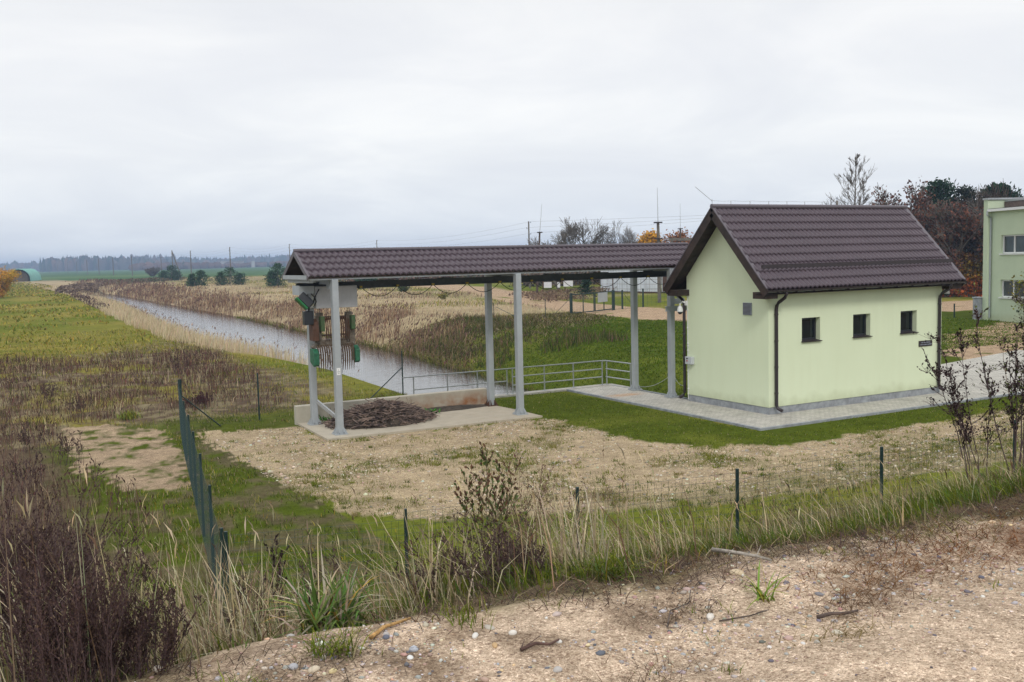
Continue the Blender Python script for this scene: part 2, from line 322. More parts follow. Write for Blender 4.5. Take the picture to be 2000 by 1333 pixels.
# base colours (linear albedo)
C=lambda *a:np.array(a)
c_gravel=C(0.45,0.365,0.245); c_sand=C(0.60,0.475,0.36); c_soil=C(0.13,0.10,0.065); c_green=C(0.080,0.108,0.012); c_green2=C(0.135,0.160,0.022)
c_yel=C(0.27,0.225,0.055); c_tan=C(0.40,0.32,0.20); c_brown=C(0.12,0.085,0.06); c_field=C(0.065,0.125,0.045); c_mud=C(0.05,0.04,0.03); c_drygrass=C(0.24,0.20,0.12)
def zone_colors(x,y):
    sh=x.shape
    n1=fbm(x,y,2.0,21); n2=fbm(x,y,0.5,22); n3=fbm(x,y,12,23); n4=fbm(x,y,0.22,24)
    wx=x+(fbm(x,y,0.9,31)-0.5)*0.9+(n4-0.5)*0.7; wy=y+(fbm(x,y,0.9,32)-0.5)*0.9+(fbm(x,y,0.22,26)-0.5)*0.7
    col=np.empty(sh+(3,)); grv=np.zeros(sh); zid=np.zeros(sh,dtype=int)
    lerp=lambda a,b,t:a+(b-a)*t[...,None]
    # default: meadow
    far=sm((y-60)/60)
    base=lerp(np.broadcast_to(c_green2,sh+(3,)),c_yel,sm((n3-0.38)*4)*0.8)
    base=lerp(base,c_green*1.1,sm((n1-0.55)*5)*0.6)
    col[:]=base
    # brown weeds, left middle
    wz=sm((31+ -1.5-0*x)/1)*0+((x<14.0)&(y>29)).astype(float)*(1-sm((y-50-12*(n1-0.5)-1.2*np.clip(x-2,0,10))/12))
    wz*=sm((13.8-x+1.5*(n1-0.5))/1.8)
    col=lerp(col,lerp(np.broadcast_to(c_brown,sh+(3,)),c_drygrass,sm((n2-0.42)*4)),wz*sm((n1-0.22)*4))
    gs=((x>3)&(y>29.5)&(y<34.5)&(x<14.6)).astype(float)*sm((34.5-y)/2.5); col=lerp(col,c_green,gs*0.85)
    # outside the fence, near left
    nl=((x<6.4)&(y>12)&(y<31)).astype(float)
    col=lerp(col,lerp(np.broadcast_to(c_green,sh+(3,)),c_soil,sm((n2-0.44)*5)*0.75),nl)
    col=lerp(col,c_brown,nl*sm((2.6-x)/1.5))
    # reed beds / right bank
    bank=((x>19)&(y>52+3*(n1-0.5)))
    col=lerp(col,lerp(lerp(np.broadcast_to(c_tan,sh+(3,)),c_green2*1.1,1-sm((y-56-(x-27)*0.4)/22)),c_brown*1.5,sm((n1-0.45)*3)*0.4),bank*sm((y-50)/10)*(1-sm((x-shoreR(y)-22-20*(n3-0.5))/10)))
    rl=(x<19)&(x>12.6+0.4*n1*3)&(y>47); col=lerp(col,c_tan*0.9,rl*sm((y-46)/6)*sm((x-np.interp(y,[47,53,58,68,91,137,268,400],[15,14.2,13,12.1,12.8,15,21.5,28]))/1.2))
    # grassy bank by the intake
    gb=((x>21)&(y>26.5)&(y<66)).astype(float)*(1-sm((y-50-6*(n1-0.5)+0.45*(30-x))/8))
    gb=np.where(x>44,0,gb); col=lerp(col,lerp(np.broadcast_to(c_green*1.0,sh+(3,)),c_green2,sm((n1-0.45)*3)),gb)
    # far fields
    ff=sm((y-400)/60)*(x>40)+sm((y-430)/80)*(x<=40); ff=np.clip(ff,0,1)
    col=lerp(col,lerp(np.broadcast_to(c_field,sh+(3,)),c_field*1.25+C(0.03,0.02,0.01),sm((fbm(x,y,260,41)-0.5)*5)),ff)
    ff2=sm((x-105)/20)*(y>120); col=lerp(col,c_field*1.1,ff2*0.75)
    zid[(ff>0.5)|(ff2>0.5)]=5
    # far pale track beside the canal
    col=lerp(col,c_tan*1.1,((x>34)&(y>100)&(y<400))*sm((fbm(x,y,14,44)-0.45)*6)*0.6)
    ym=inpoly(wx,wy,YARD)
    yg=sm((n1-0.47)*6)*sm((n4-0.42)*6)*0.55*(1+0*x)
    edgeg=sm((17.2-y+0.9*(n1-0.5))/1.6)*sm((x-6)/1)
    yc=lerp(np.broadcast_to(c_gravel,sh+(3,)),C(0.17,0.165,0.075),np.clip(yg+edgeg*0.6,0,0.8))
    col=np.where(ym[...,None],yc,col); grv=np.where(ym,0.8-0.35*yg,grv); zid[ym]=2
    lm=inpoly(wx*0.35+x*0.65,wy*0.35+y*0.65,LAWN)&~ym
    col=np.where(lm[...,None],lerp(np.broadcast_to(c_green,sh+(3,)),c_green2*0.9,sm((n1-0.45)*4)),col); grv=np.where(lm,0,grv); zid[inpoly(x,y,LAWN)&(zid==0)]=3
    sp=inpoly(wx,wy,SANDP)*sm((0.5*n2+0.3*n4+0.2*n1-0.40)*9); col=lerp(lerp(col,C(0.17,0.15,0.08),np.where(sp>0,0.7,0)),c_gravel*C(0.92,0.87,0.90),sp*0.92); grv=np.maximum(grv,0.6*sp)
    for P,k in ((GRAVR,1.0),(TRACK,1.0),(TRK2,1.0)):
        q=inpoly(wx,wy,P)&(n1+0.6*(n2-0.5)>0.22); col=np.where(q[...,None],c_gravel*C(0.98,0.9,0.92)*k,col); grv=np.where(q,0.7,grv); zid[q]=4
    zr=(x>36)&(y>27)&(y<60)&~inpoly(wx,wy,GRAVR)&(x<90); col=np.where(zr[...,None]&(zid[...,None]!=4),c_green*0.95,col)
    # dyke road + shoulder
    edge=np.interp(x,[-3,0.2,0.8,1.33,2.1,2.7,3.5,4.3,5.8,8,14],[3.2,3.4,3.95,4.35,3.8,3.7,3.9,3.75,3.6,3.45,3.3])+0.25*(fbm(x,y,0.7,51)-0.5)*2
    r=1-sm((y-edge+0.45*(n2-0.5)*2)/0.55)
    shoulder=sm((y-edge+0.1)/0.5)*(1-sm((y-12.8)/1.5))
    col=lerp(col,lerp(np.broadcast_to(C(0.10,0.105,0.04),sh+(3,)),c_soil*1.3,sm((n2-0.42)*5)),shoulder)
    grv=grv*(1-shoulder)
    sandc=lerp(np.broadcast_to(c_sand,sh+(3,)),C(0.20,0.145,0.10),sm((0.6*n2+0.4*fbm(x,y,0.25,57)-0.50)*8)*sm((y-2.6)/1.2)*0.75); sandc=lerp(sandc,C(0.20,0.125,0.085),sm((x-3.4)/0.8)*sm((y-2.95)/0.5)*sm((fbm(x,y,0.6,58)-0.42)*6)*0.75)
    ys=sm((fbm(x,y,0.7,55)-0.60)*8)*0.35*sm((y-2.8)/1); sandc=lerp(sandc,C(0.16,0.10,0.05),ys)
    col=lerp(col,sandc,r); grv=np.where(r>0.3,0.62*r,grv); zid[y<4.35]=1
    # wet shore
    inside=(x>shoreL(y)-0.5)&(x<shoreR(y)+0.5)&(y>31.6)&(y<290); col=np.where(inside[...,None],c_mud,col)
    return col,grv,zid
GC,GG,GI=zone_colors(GX,GY)
def build_ground():
    ny,nx=GX.shape; idx=np.arange(nx*ny).reshape(ny,nx)
    F=np.stack([idx[:-1,:-1],idx[:-1,1:],idx[1:,1:],idx[1:,:-1]],-1).reshape(-1,4)
    fz=GI[:-1,:-1].reshape(-1)
    V=np.stack([GX,GY,GZ],-1).reshape(-1,3); Cc=GC.reshape(-1,3); Gg=GG.reshape(-1)
    for k,nm in {0:'ground',1:'dirt_road',2:'gravel_yard',3:'lawn',4:'farm_track',5:'far_field'}.items():
        f=F[fz==k]
        u,inv=np.unique(f,return_inverse=True)
        o=npmesh(nm,V[u],[inv.reshape(-1,4)],M_ground,col=Cc[u],smooth=True,extra=Gg[u]); tag(o,kind='structure')
build_ground()
# water
def water_mat():
    M=bpy.data.materials.new('canal_water'); M.use_nodes=True; t=M.node_tree; b=t.nodes['Principled BSDF']
    b.inputs['Base Color'].default_value=(0.02,0.018,0.014,1); b.inputs['Roughness'].default_value=0.06; b.inputs['IOR'].default_value=1.33; b.inputs['Specular IOR Level'].default_value=0.9
    g=N(t,'ShaderNodeNewGeometry'); mp=N(t,'ShaderNodeMapping'); mp.inputs['Scale'].default_value=(2.2,4.0,1); t.links.new(g.outputs['Position'],mp.inputs[0])
    n=N(t,'ShaderNodeTexNoise'); n.inputs['Scale'].default_value=1.0; n.inputs['Detail'].default_value=4; t.links.new(mp.outputs[0],n.inputs['Vector'])
    bp=N(t,'ShaderNodeBump'); bp.inputs['Strength'].default_value=0.10; bp.inputs['Distance'].default_value=0.10; t.links.new(n.outputs['Fac'],bp.inputs['Height']); t.links.new(bp.outputs[0],b.inputs['Normal'])
    return M
ys=[31.62,34,38,44,50,57,66,76,88,100,128,150,180,210,235,260,285]
mb=MB(); 
for a,b in zip(ys[:-1],ys[1:]): mb.poly([(float(shoreL(a))-1.2,a,WZ),(float(shoreR(a))+1.2,a,WZ),(float(shoreR(b))+1.2,b,WZ),(float(shoreL(b))-1.2,b,WZ)])
tag(mb.build('canal_water',water_mat()),kind='structure')
# ------------------------------------------------------------------ paving, slab, walls
def paving_mat():
    M=bpy.data.materials.new('block_paving'); M.use_nodes=True; t=M.node_tree; b=t.nodes['Principled BSDF']; L=t.links.new; b.inputs['Roughness'].default_value=0.85
    g=N(t,'ShaderNodeNewGeometry'); br=N(t,'ShaderNodeTexBrick'); br.inputs['Scale'].default_value=1; br.inputs['Brick Width'].default_value=0.2; br.inputs['Row Height'].default_value=0.1; br.inputs['Mortar Size'].default_value=0.005
    br.inputs['Color1'].default_value=(0.52,0.50,0.455,1); br.inputs['Color2'].default_value=(0.43,0.415,0.38,1); br.inputs['Mortar'].default_value=(0.15,0.15,0.12,1)
    L(g.outputs['Position'],br.inputs['Vector'])
    n=N(t,'ShaderNodeTexNoise'); n.inputs['Scale'].default_value=1.8; n.inputs['Detail'].default_value=8; n.inputs['Roughness'].default_value=0.7; L(g.outputs['Position'],n.inputs['Vector'])
    r=ramp(t,[(0.3,(0.72,0.72,0.70)),(0.7,(1.15,1.14,1.12))]); L(n.outputs['Fac'],r.inputs[0])
    m=N(t,'ShaderNodeMix',data_type='RGBA',blend_type='MULTIPLY'); m.inputs[0].default_value=1; L(br.outputs[0],m.inputs[6]); L(r.outputs[0],m.inputs[7])
    # rust streak left by the machinery: a stain along y at x about 20.9
    sp=N(t,'ShaderNodeSeparateXYZ'); L(g.outputs['Position'],sp.inputs[0])
    def band(o,c,wd):
        a=N(t,'ShaderNodeMath',operation='SUBTRACT'); L(sp.outputs[o],a.inputs[0]); a.inputs[1].default_value=c
        q=N(t,'ShaderNodeMath',operation='ABSOLUTE'); L(a.outputs[0],q.inputs[0])
        r=N(t,'ShaderNodeMapRange'); r.inputs['From Min'].default_value=wd; r.inputs['From Max'].default_value=wd*0.3; L(q.outputs[0],r.inputs[0]); return r
    bx=band('X',20.5,0.95); by=band('Y',28.7,0.42)
    pr=N(t,'ShaderNodeMath',operation='MULTIPLY'); L(bx.outputs[0],pr.inputs[0]); L(by.outputs[0],pr.inputs[1])
    n5=N(t,'ShaderNodeTexNoise'); n5.inputs['Scale'].default_value=6; n5.inputs['Detail'].default_value=5; L(g.outputs['Position'],n5.inputs['Vector'])
    p2=N(t,'ShaderNodeMath',operation='MULTIPLY'); L(pr.outputs[0],p2.inputs[0]); L(n5.outputs['Fac'],p2.inputs[1])
    m5=N(t,'ShaderNodeMix',data_type='RGBA'); L(p2.outputs[0],m5.inputs[0]); L(m.outputs[2],m5.inputs[6]); m5.inputs[7].default_value=(0.48,0.22,0.05,1)
    L(m5.outputs[2],b.inputs['Base Color'])
    bp=N(t,'ShaderNodeBump'); bp.inputs['Strength'].default_value=0.5; bp.inputs['Distance'].default_value=0.006; L(br.outputs['Fac'],bp.inputs['Height']); bp.invert=True; L(bp.outputs[0],b.inputs['Normal'])
    return M
M_pave=paving_mat()
mb=MB(); mb.prism([(19.55,20.82),(46,20.82),(44,29.5),(29.3,26.4),(21.5,26.4),(21.62,31.2),(19.75,31.2)],-0.2,0.05)
tag(mb.build('pavement',M_pave),kind='structure')
mb=MB(); mb.box(19.43,46,20.72,20.82,-0.2,0.065); mb.bar((19.49,20.82,-0.07),(19.69,31.2,-0.07),0.10,0.27); mb.bar((21.67,26.6,-0.07),(21.70,31.2,-0.07),0.08,0.27)
tag(mb.build('pavement_kerb',M_plinth),kind='structure')
# cast slab below the shelter
def stained_conc(name,base,rust,x0,x1,zmax):
    M=bpy.data.materials.new(name); M.use_nodes=True; t=M.node_tree; b=t.nodes['Principled BSDF']; L=t.links.new; b.inputs['Roughness'].default_value=0.88
    g=N(t,'ShaderNodeNewGeometry'); sp=N(t,'ShaderNodeSeparateXYZ'); L(g.outputs['Position'],sp.inputs[0])
    n=N(t,'ShaderNodeTexNoise'); n.inputs['Scale'].default_value=2.2; n.inputs['Detail'].default_value=8; n.inputs['Roughness'].default_value=0.65; L(g.outputs['Position'],n.inputs['Vector'])
    r=ramp(t,[(0.3,tuple(c*0.78 for c in base)),(0.68,base)]); L(n.outputs['Fac'],r.inputs[0])
    mx=N(t,'ShaderNodeMapRange'); mx.inputs['From Min'].default_value=x0; mx.inputs['From Max'].default_value=x1; L(sp.outputs['X'],mx.inputs[0])
    mz=N(t,'ShaderNodeMapRange'); mz.inputs['From Min'].default_value=zmax; mz.inputs['From Max'].default_value=zmax*0.35; L(sp.outputs['Z'],mz.inputs[0])
    p=N(t,'ShaderNodeMath',operation='MULTIPLY'); L(mx.outputs[0],p.inputs[0]); L(mz.outputs[0],p.inputs[1])
    n2=N(t,'ShaderNodeTexNoise'); n2.inputs['Scale'].default_value=4; n2.inputs['Detail'].default_value=6; L(g.outputs['Position'],n2.inputs['Vector'])
    rr=ramp(t,[(0.35,(0.25,)*3),(0.65,(1,)*3)]); L(n2.outputs['Fac'],rr.inputs[0])
    p2=N(t,'ShaderNodeMath',operation='MULTIPLY'); L(p.outputs[0],p2.inputs[0]); L(rr.outputs[0],p2.inputs[1])
    m=N(t,'ShaderNodeMix',data_type='RGBA'); L(p2.outputs[0],m.inputs[0]); L(r.outputs[0],m.inputs[6]); m.inputs[7].default_value=(*rust,1); L(m.outputs[2],b.inputs['Base Color'])
    n3=N(t,'ShaderNodeTexNoise'); n3.inputs['Scale'].default_value=50; L(g.outputs['Position'],n3.inputs['Vector'])
    bp=N(t,'ShaderNodeBump'); bp.inputs['Strength'].default_value=0.2; bp.inputs['Distance'].default_value=0.01; L(n3.outputs['Fac'],bp.inputs['Height']); L(bp.outputs[0],b.inputs['Normal'])
    return M
M_wallc=stained_conc('stained_concrete',(0.47,0.44,0.36),(0.28,0.115,0.04),10.5,15.0,0.62)
M_slab=stained_conc('slab_concrete',(0.47,0.42,0.33),(0.36,0.27,0.18),8.9,30,9)
mb=MB(); mb.prism([(8.84,26.65),(15.75,26.45),(15.72,28.2),(15.55,29.9),(8.98,29.9)],-0.2,0.06)
tag(mb.build('concrete_pad',M_slab),kind='structure')
mb=MB(); mb.box(8.96,15.62,29.9,30.16,-0.3,0.58)
tag(mb.build('retaining_wall',M_wallc,bevel=0.015),'long low concrete wall with orange rust stains behind the stick heap','wall')
mb=MB(); mb.box(13.3,21.72,31.2,31.6,-3,0.07); mb.box(21.60,21.95,29.6,31.6,-3,0.055)
tag(mb.build('canal_headwall',M_conc,bevel=0.01),'pale concrete headwall at the canal end below the grey handrail','wall')
# dark silt along the wall
def mound(x0,x1,y0,y1,h,name,m,seed,top=True,parent=None):
    nx,ny=60,30; X,Y=np.meshgrid(np.linspace(x0,x1,nx),np.linspace(y0,y1,ny))
    u=(X-(x0+x1)/2)/((x1-x0)/2); v=(Y-(y0+y1)/2)/((y1-y0)/2); r=np.sqrt(u*u+v*v)+0.25*(fbm(X,Y,0.5,seed)-0.5)
    Z=0.05+h*np.clip(1-r**1.6,-0.1,1)*(0.8+0.4*fbm(X,Y,0.3,seed+1)); Z=np.where(r>1.0,0.02,Z)
    idx=np.arange(nx*ny).reshape(ny,nx); F=np.stack([idx[:-1,:-1],idx[:-1,1:],idx[1:,1:],idx[1:,:-1]],-1).reshape(-1,4)
    return npmesh(name,np.stack([X,Y,Z],-1).reshape(-1,3),[F],m,parent=parent,smooth=True),(X,Y,Z)
M_silt=mat('dark_silt',(0.055,0.042,0.03),0.95,noise=0.5,nscale=6,bump=0.8,bscale=30)
o,_=mound(12.2,15.7,29.1,30.1,0.11,'silt_heap',M_silt,61)
tag(o,'low dark line of rotting silt along the rust stained wall','silt')
pile=empty('stick_heap',(11.1,28.5,0.05),'heap of dry brown sticks and reeds raked up under the shelter','stick heap')
o,(PX,PY,PZ)=mound(9.5,12.9,27.4,29.65,0.56,'heap_core',M_silt,63,parent=pile)
mb=MB()
for i in range(1000):
    a=random.uniform(0,6.283); r=math.sqrt(random.random())*1.02; x=11.2+r*1.72*math.cos(a); y=28.52+r*1.14*math.sin(a)
    z=0.07+0.56*max(0,1-r**1.6)*1.0+random.uniform(-0.02,0.09); L=random.uniform(0.15,0.62)*(1.2-0.4*r); d=random.uniform(0,6.283); tl=random.gauss(0,0.22)
    dx,dy,dz=math.cos(d)*L/2,math.sin(d)*L/2,L/2*tl
    mb.tube([(x-dx,y-dy,max(0.07,z-dz)),(x+random.uniform(-.03,.03),y,z+0.02),(x+dx,y+dy,max(0.07,z+dz))],random.uniform(0.008,0.019),3,cap=False)
mb.build('sticks',mat('raked_sticks',(0.27,0.195,0.155),0.9,col2=(0.045,0.03,0.03),nscale=4.5),pile)
# ------------------------------------------------------------------ metal tile roof
def tile_sheet(x0,x1,pe,pr,name,parent,side,rows,period=0.185,amp=0.034,stepd=0.045,nper=8):
    """sheet between eave (y,z)=pe and ridge pr; metal tile profile; side=+1 if normal towards -y"""
    nx=int((x1-x0)/period*nper)+1; xs=np.linspace(x0,x1,nx)
    S=math.hypot(pr[0]-pe[0],pr[1]-pe[1]); dy,dz=(pr[0]-pe[0])/S,(pr[1]-pe[1])/S
    ny_,nz_=-dz*side,dy*side
    if nz_<0: ny_,nz_=-ny_,-nz_
    ts=[];off=[]
    L=S/rows
    for r in range(rows):
        for q,f in ((0.0,0.0),(0.012,0.35),(0.03,1.0),(0.35,0.75),(0.7,0.35),(0.985,0.02)): ts.append((r+q)*L); off.append((1-0)*f)
    ts.append(S); off.append(0.0)
    ts=np.array(ts); off=np.array(off)
    ph=(xs-x0)/period*2*np.pi
    wave=amp*(0.5+0.5*np.sin(ph)+0.13*np.sin(2*ph+0.6))
    X=np.broadcast_to(xs,(len(ts),nx)); curve=0.018*np.sin(ph)   # step line bows with the wave
    T=ts[:,None]+curve*(np.abs(off[:,None])>-1); T=np.clip(T,-0.02,S)
    Nn=wave[None,:]+stepd*off[:,None]
    Y=pe[0]+T*dy+Nn*ny_; Z=pe[1]+T*dz+Nn*nz_
    idx=np.arange(len(ts)*nx).reshape(len(ts),nx); F=np.stack([idx[:-1,:-1],idx[:-1,1:],idx[1:,1:],idx[1:,:-1]],-1).reshape(-1,4)
    if side<0: F=F[:,::-1]
    return npmesh(name,np.stack([X,Y,Z],-1).reshape(-1,3),[F],M_roof,parent=parent)
# ------------------------------------------------------------------ pump house
hut=empty('pump_house',(25.3,24.3,0),'pale green rendered pump house with steep brown tiled roof and three small windows','building')
XG,XR,YF,YB=21.35,29.22,22.41,26.26; YM=24.335; ZE=3.83
OPEN=[(22.72,23.50),(24.96,25.75),(27.18,27.97)]; WZ0,WZ1=2.20,2.93
slope=(6.40-3.93)/(24.335-21.97)
ztop=lambda y:6.40-abs(y-YM)*slope-0.16
mb=MB()
xs=[XG]+[v for o in OPEN for v in o]+[XR]; zs=[0.27,WZ0,WZ1,ztop(YF)]
for i in range(len(xs)-1):
    for j in range(3):
        if i%2==1 and j==1: continue
        mb.poly([(xs[i],YF,zs[j]),(xs[i+1],YF,zs[j]),(xs[i+1],YF,zs[j+1]),(xs[i],YF,zs[j+1])])
dp=0.26
for a,b in OPEN:
    mb.poly([(a,YF,WZ0),(b,YF,WZ0),(b,YF+dp,WZ0),(a,YF+dp,WZ0)]); mb.poly([(a,YF,WZ1),(a,YF+dp,WZ1),(b,YF+dp,WZ1),(b,YF,WZ1)])
    mb.poly([(a,YF,WZ0),(a,YF+dp,WZ0),(a,YF+dp,WZ1),(a,YF,WZ1)]); mb.poly([(b,YF,WZ0),(b,YF,WZ1),(b,YF+dp,WZ1),(b,YF+dp,WZ0)])
for X in (XG,XR):
    mb.poly([(X,YF,0.27),(X,YB,0.27),(X,YB,ztop(YB)),(X,YM,ztop(YM)),(X,YF,ztop(YF))])
mb.poly([(XG,YB,0.27),(XR,YB,0.27),(XR,YB,ztop(YB)),(XG,YB,ztop(YB))]); mb.poly([(XG,YF,0.27),(XG,YB,0.27),(XR,YB,0.27),(XR,YF,0.27)])
mb.build('wall',M_stucco,hut)
MB().box(XG+0.02,XR-0.02,YF+0.02,YB-0.02,-0.2,0.268).build('plinth',M_plinth,hut)
for a,b in OPEN:
    f=MB(); y0,y1=YF+dp-0.09,YF+dp-0.01
    f.box(a+0.003,b-0.003,y0,y1,WZ0+0.003,WZ0+0.08); f.box(a+0.003,b-0.003,y0,y1,WZ1-0.07,WZ1-0.003); f.box(a+0.003,a+0.07,y0,y1,WZ0+0.08,WZ1-0.07); f.box(b-0.07,b-0.003,y0,y1,WZ0+0.08,WZ1-0.07)
    wn=f.build('window',M_blkpl,hut)
    MB().box(a+0.07,b-0.07,YF+dp-0.05,YF+dp-0.03,WZ0+0.08,WZ1-0.07).build('pane',M_glass,wn)
    s=MB(); s.bar(((a+b)/2,YF+dp-0.02,WZ0+0.035),((a+b)/2,YF-0.07,WZ0-0.01),b-a+0.06,0.02,up=(0,0,1)); s.build('sill',M_trim,wn)
# roof
roof=MB(); 
XA,XZ=20.83,29.73
YE=21.97; YE2=26.70
def slab_profile(t0,t1):   # wooden under-roof
    for sgn,ye in ((1,YE),(-1,YE2)):
        z_e=6.40-abs(ye-YM)*slope
        roof.poly([(XA,ye,z_e-t0),(XA,YM,6.40-t0),(XZ,YM,6.40-t0),(XZ,ye,z_e-t0)][::sgn])
        roof.poly([(XA,ye,z_e-t1),(XZ,ye,z_e-t1),(XZ,YM,6.40-t1),(XA,YM,6.40-t1)][::sgn])
        roof.poly([(XA,ye,z_e-t0),(XZ,ye,z_e-t0),(XZ,ye,z_e-t1),(XA,ye,z_e-t1)])
slab_profile(0.03,0.13)
# plank joints on the soffit show as thin battens
mb=roof
for k in range(1,11):
    for sgn,ye in ((1,YE),(-1,YE2)):
        yy=YM+(ye-YM)*k/11; zz=6.40-abs(yy-YM)*slope-0.136
        mb.box(XA+0.03,XG-0.003,yy-0.006,yy+0.006,zz-0.012,zz+0.004)
ro=roof.build('roof',M_wood,hut)
tile_sheet(XA+0.02,XZ-0.02,(YE-0.05,6.40-(YM-YE+0.05)*slope),(YM,6.40),'tile_sheet',ro,1,10)
tile_sheet(XA+0.02,XZ-0.02,(YE2+0.05,6.40-(YE2+0.05-YM)*slope),(YM,6.40),'tile_sheet',ro,-1,10)
mb=MB()
for X0 in (XA-0.03,XZ-0.0):
    for ye in (YE-0.03,YE2+0.03):
        z_e=6.40-abs(ye-YM)*slope
        MB().bar((X0+0.015,ye,z_e-0.15),(X0+0.015,YM-0.001*np.sign(YM-ye),6.40-0.15),0.03,0.26,up=(0,0,1)).build('barge_board',M_wood,ro)
mb=MB()
for X0,X1 in ((XA-0.045,XA+0.10),(XZ-0.10,XZ+0.045)):
    for ye in (YE-0.06,YE2+0.06):
        z_e=6.40-abs(ye-YM)*slope
        MB().bar(((X0+X1)/2,ye,z_e+0.045),((X0+X1)/2,YM,6.40+0.045),X1-X0,0.03,up=(0,0,1)).build('verge_flashing',M_flash,ro)
mb=MB(); mb.tube([(XA-0.03,YM,6.455),(XZ+0.03,YM,6.455)],0.075,10); mb.build('ridge_cap',M_flash,ro)
# boxed eaves at the gables
mb=MB()
for X0,X1 in ((XA+0.02,XG-0.004),(XR+0.004,XZ-0.02)):
    mb.box(X0,X1,YE+0.05,YF+0.14,3.60,3.80); mb.box(X0,X1,YB-0.14,YE2-0.05,3.60,3.80)
mb.box(XA+0.02,XZ-0.02,YE+0.03,YF-0.003,3.72,3.745); mb.box(XA+0.02,XZ-0.02,YB+0.003,YE2-0.03,3.72,3.745)
mb.build('boxed_eave',M_wood,ro)
def gutter(y,sgn,parent):
    g=MB(); r=0.075; n=8; pts=[]
    for k in range(n+1):
        a=math.pi+math.pi*k/n; pts.append((y+r*math.cos(a),3.86+r*math.sin(a)))
    b=len(g.v)
    for X in (XA-0.02,XZ+0.02):
        for p in pts: g.v.append((X,p[0],p[1]))
    for k in range(n): g.f.append((b+k,b+k+1,b+n+2+k,b+n+1+k))
    g.f.append(tuple(range(b,b+n+1))); g.f.append(tuple(range(b+n+1,b+2*n+2)))
    for k in range(12): g.box(21.2+k*0.73,21.23+k*0.73,y-0.082,y+0.082,3.775,3.80)
    g.build('gutter',M_trim,parent)
gutter(YE-0.07,1,ro); gutter(YE2+0.07,-1,ro)
mb=MB(); mb.bar((21.1,22.43,4.55),(29.72,22.43,4.55),0.03,0.13); mb.bar((21.1,22.50,4.49),(29.72,22.50,4.49),0.16,0.015,up=(0,-0.72,0.69)); mb.build('snow_guard',M_trim,ro)
def downpipe(x,yg,yw,sgn,kick):
    p=MB(); r=0.052
    path=[(x,yg,3.83),(x,yg,3.72),(x,yg+sgn*0.06,3.62),(x,yw-sgn*0.10,3.47),(x,yw-sgn*0.02,3.37),(x,yw,3.25),(x,yw,0.33),(x+kick[0]*0.04,yw+kick[1]*0.04,0.24),(x+kick[0]*0.19,yw+kick[1]*0.19,0.17)]
    p.tube(path,r,10)
    for z in (3.1,2.3,1.5,0.7): p.tube([(x,yw,z-0.02),(x,yw,z+0.02)],r+0.01,10); p.box(x-0.015,x+0.015,min(yw,yw+sgn*0.07),max(yw,yw+sgn*0.07),z-0.012,z+0.012)
    p.build('downpipe',M_trim,hut,smooth=True)
downpipe(21.60,21.92,22.34,1,(0.3,-1)); downpipe(29.03,21.92,22.34,1,(0.3,-1)); downpipe(21.30,26.75,26.34,-1,(-1,0.2))
mb=MB(); mb.box(21.315,21.347,23.13,23.50,3.06,3.44); vent=mb.build('vent',M_vent,hut)
mb=MB()
for k in range(9): mb.box(21.30,21.318,23.15,23.48,3.085+k*0.04,3.102+k*0.04)
mb.build('louvre',M_flash,vent)
mb=MB(); mb.tube([(21.335,26.2,0.1),(21.335,26.2,3.75)],0.010,5)
for z in (0.45,1.05,1.75,1.9,1.98,2.5,3.1,3.55): mb.box(21.315,21.35,26.175,26.225,z,z+0.03)
mb.build('cable_conduit',M_white,hut)
bx=MB().box(21.22,21.347,25.88,26.22,1.31,1.56).build('switch_box',mat('grey_enclosure',(0.5,0.53,0.55),0.45),hut,bevel=0.008)
MB().box(21.205,21.222,26.08,26.14,1.41,1.44).build('button',mat('red_button',(0.5,0.02,0.02),0.4),bx)
MB().box(21.205,21.222,26.08,26.14,1.48,1.52).build('button',M_black,bx)
lt=MB(); lt.tube([(20.83,YM,6.5),(20.83,YM,6.68)],0.008,5)
for k in range(11): x=21.6+k*0.8; lt.tube([(x,YM,6.5),(x,YM,6.63)],0.009,5)
for k in range(10): x=20.83+(k+0)*0.85; lt.tube([(x,YM,6.63+0.0),(x+0.42,YM,6.615),(x+0.85,YM,6.63)],0.0045,4,cap=False)
lt.tube([(20.83,YM,6.62),(20.16,YM,7.05)],0.008,5); lt.tube([(26.55,YM,6.5),(26.55,YM,7.0)],0.007,5)
lt.build('lightning_conductor',M_zinc,ro)
# cameras + name plate
def dome_cam(loc,d,label):
    e=empty('security_camera',loc,label,'camera','dome cameras on the pump house')
    x,y,z=loc
    p=MB(); p.tube([(x,y,z+0.22),(x+d[0]*0.12,y+d[1]*0.12,z+0.27),(x+d[0]*0.2,y+d[1]*0.2,z+0.2),(x+d[0]*0.2,y+d[1]*0.2,z+0.1)],0.028,8); p.box(x-0.03,x+0.03,y-0.05,y+0.05,z+0.14,z+0.3); p.build('bracket',M_white,e,smooth=False)
    cx,cy=x+d[0]*0.2,y+d[1]*0.2
    p=MB(); p.tube([(cx,cy,z+0.12),(cx,cy,z+0.06),(cx,cy,z-0.02),(cx,cy,z-0.07)],[0.045,0.085,0.1,0.1],12); p.build('housing',M_white,e,smooth=False)
    p=MB(); p.tube([(cx,cy,z-0.07),(cx,cy,z-0.12),(cx,cy,z-0.155)],[0.085,0.075,0.03],12); p.build('dome',M_black,e,smooth=True)
dome_cam((21.32,26.27,3.13),(-0.75,0.6),'white dome camera on the gable corner beside the grey steel bracket')
dome_cam((29.26,22.46,3.5),(0.8,-0.4),'white dome camera under the eave behind the right hand downpipe')
pl=empty('name_plate',(28.4,YF-0.01,1.8),'small dark name plate with two pale lines of lettering right of the third window','sign')
MB().box(28.07,28.73,YF-0.025,YF-0.004,1.70,1.89).build('plate',M_trim,pl)
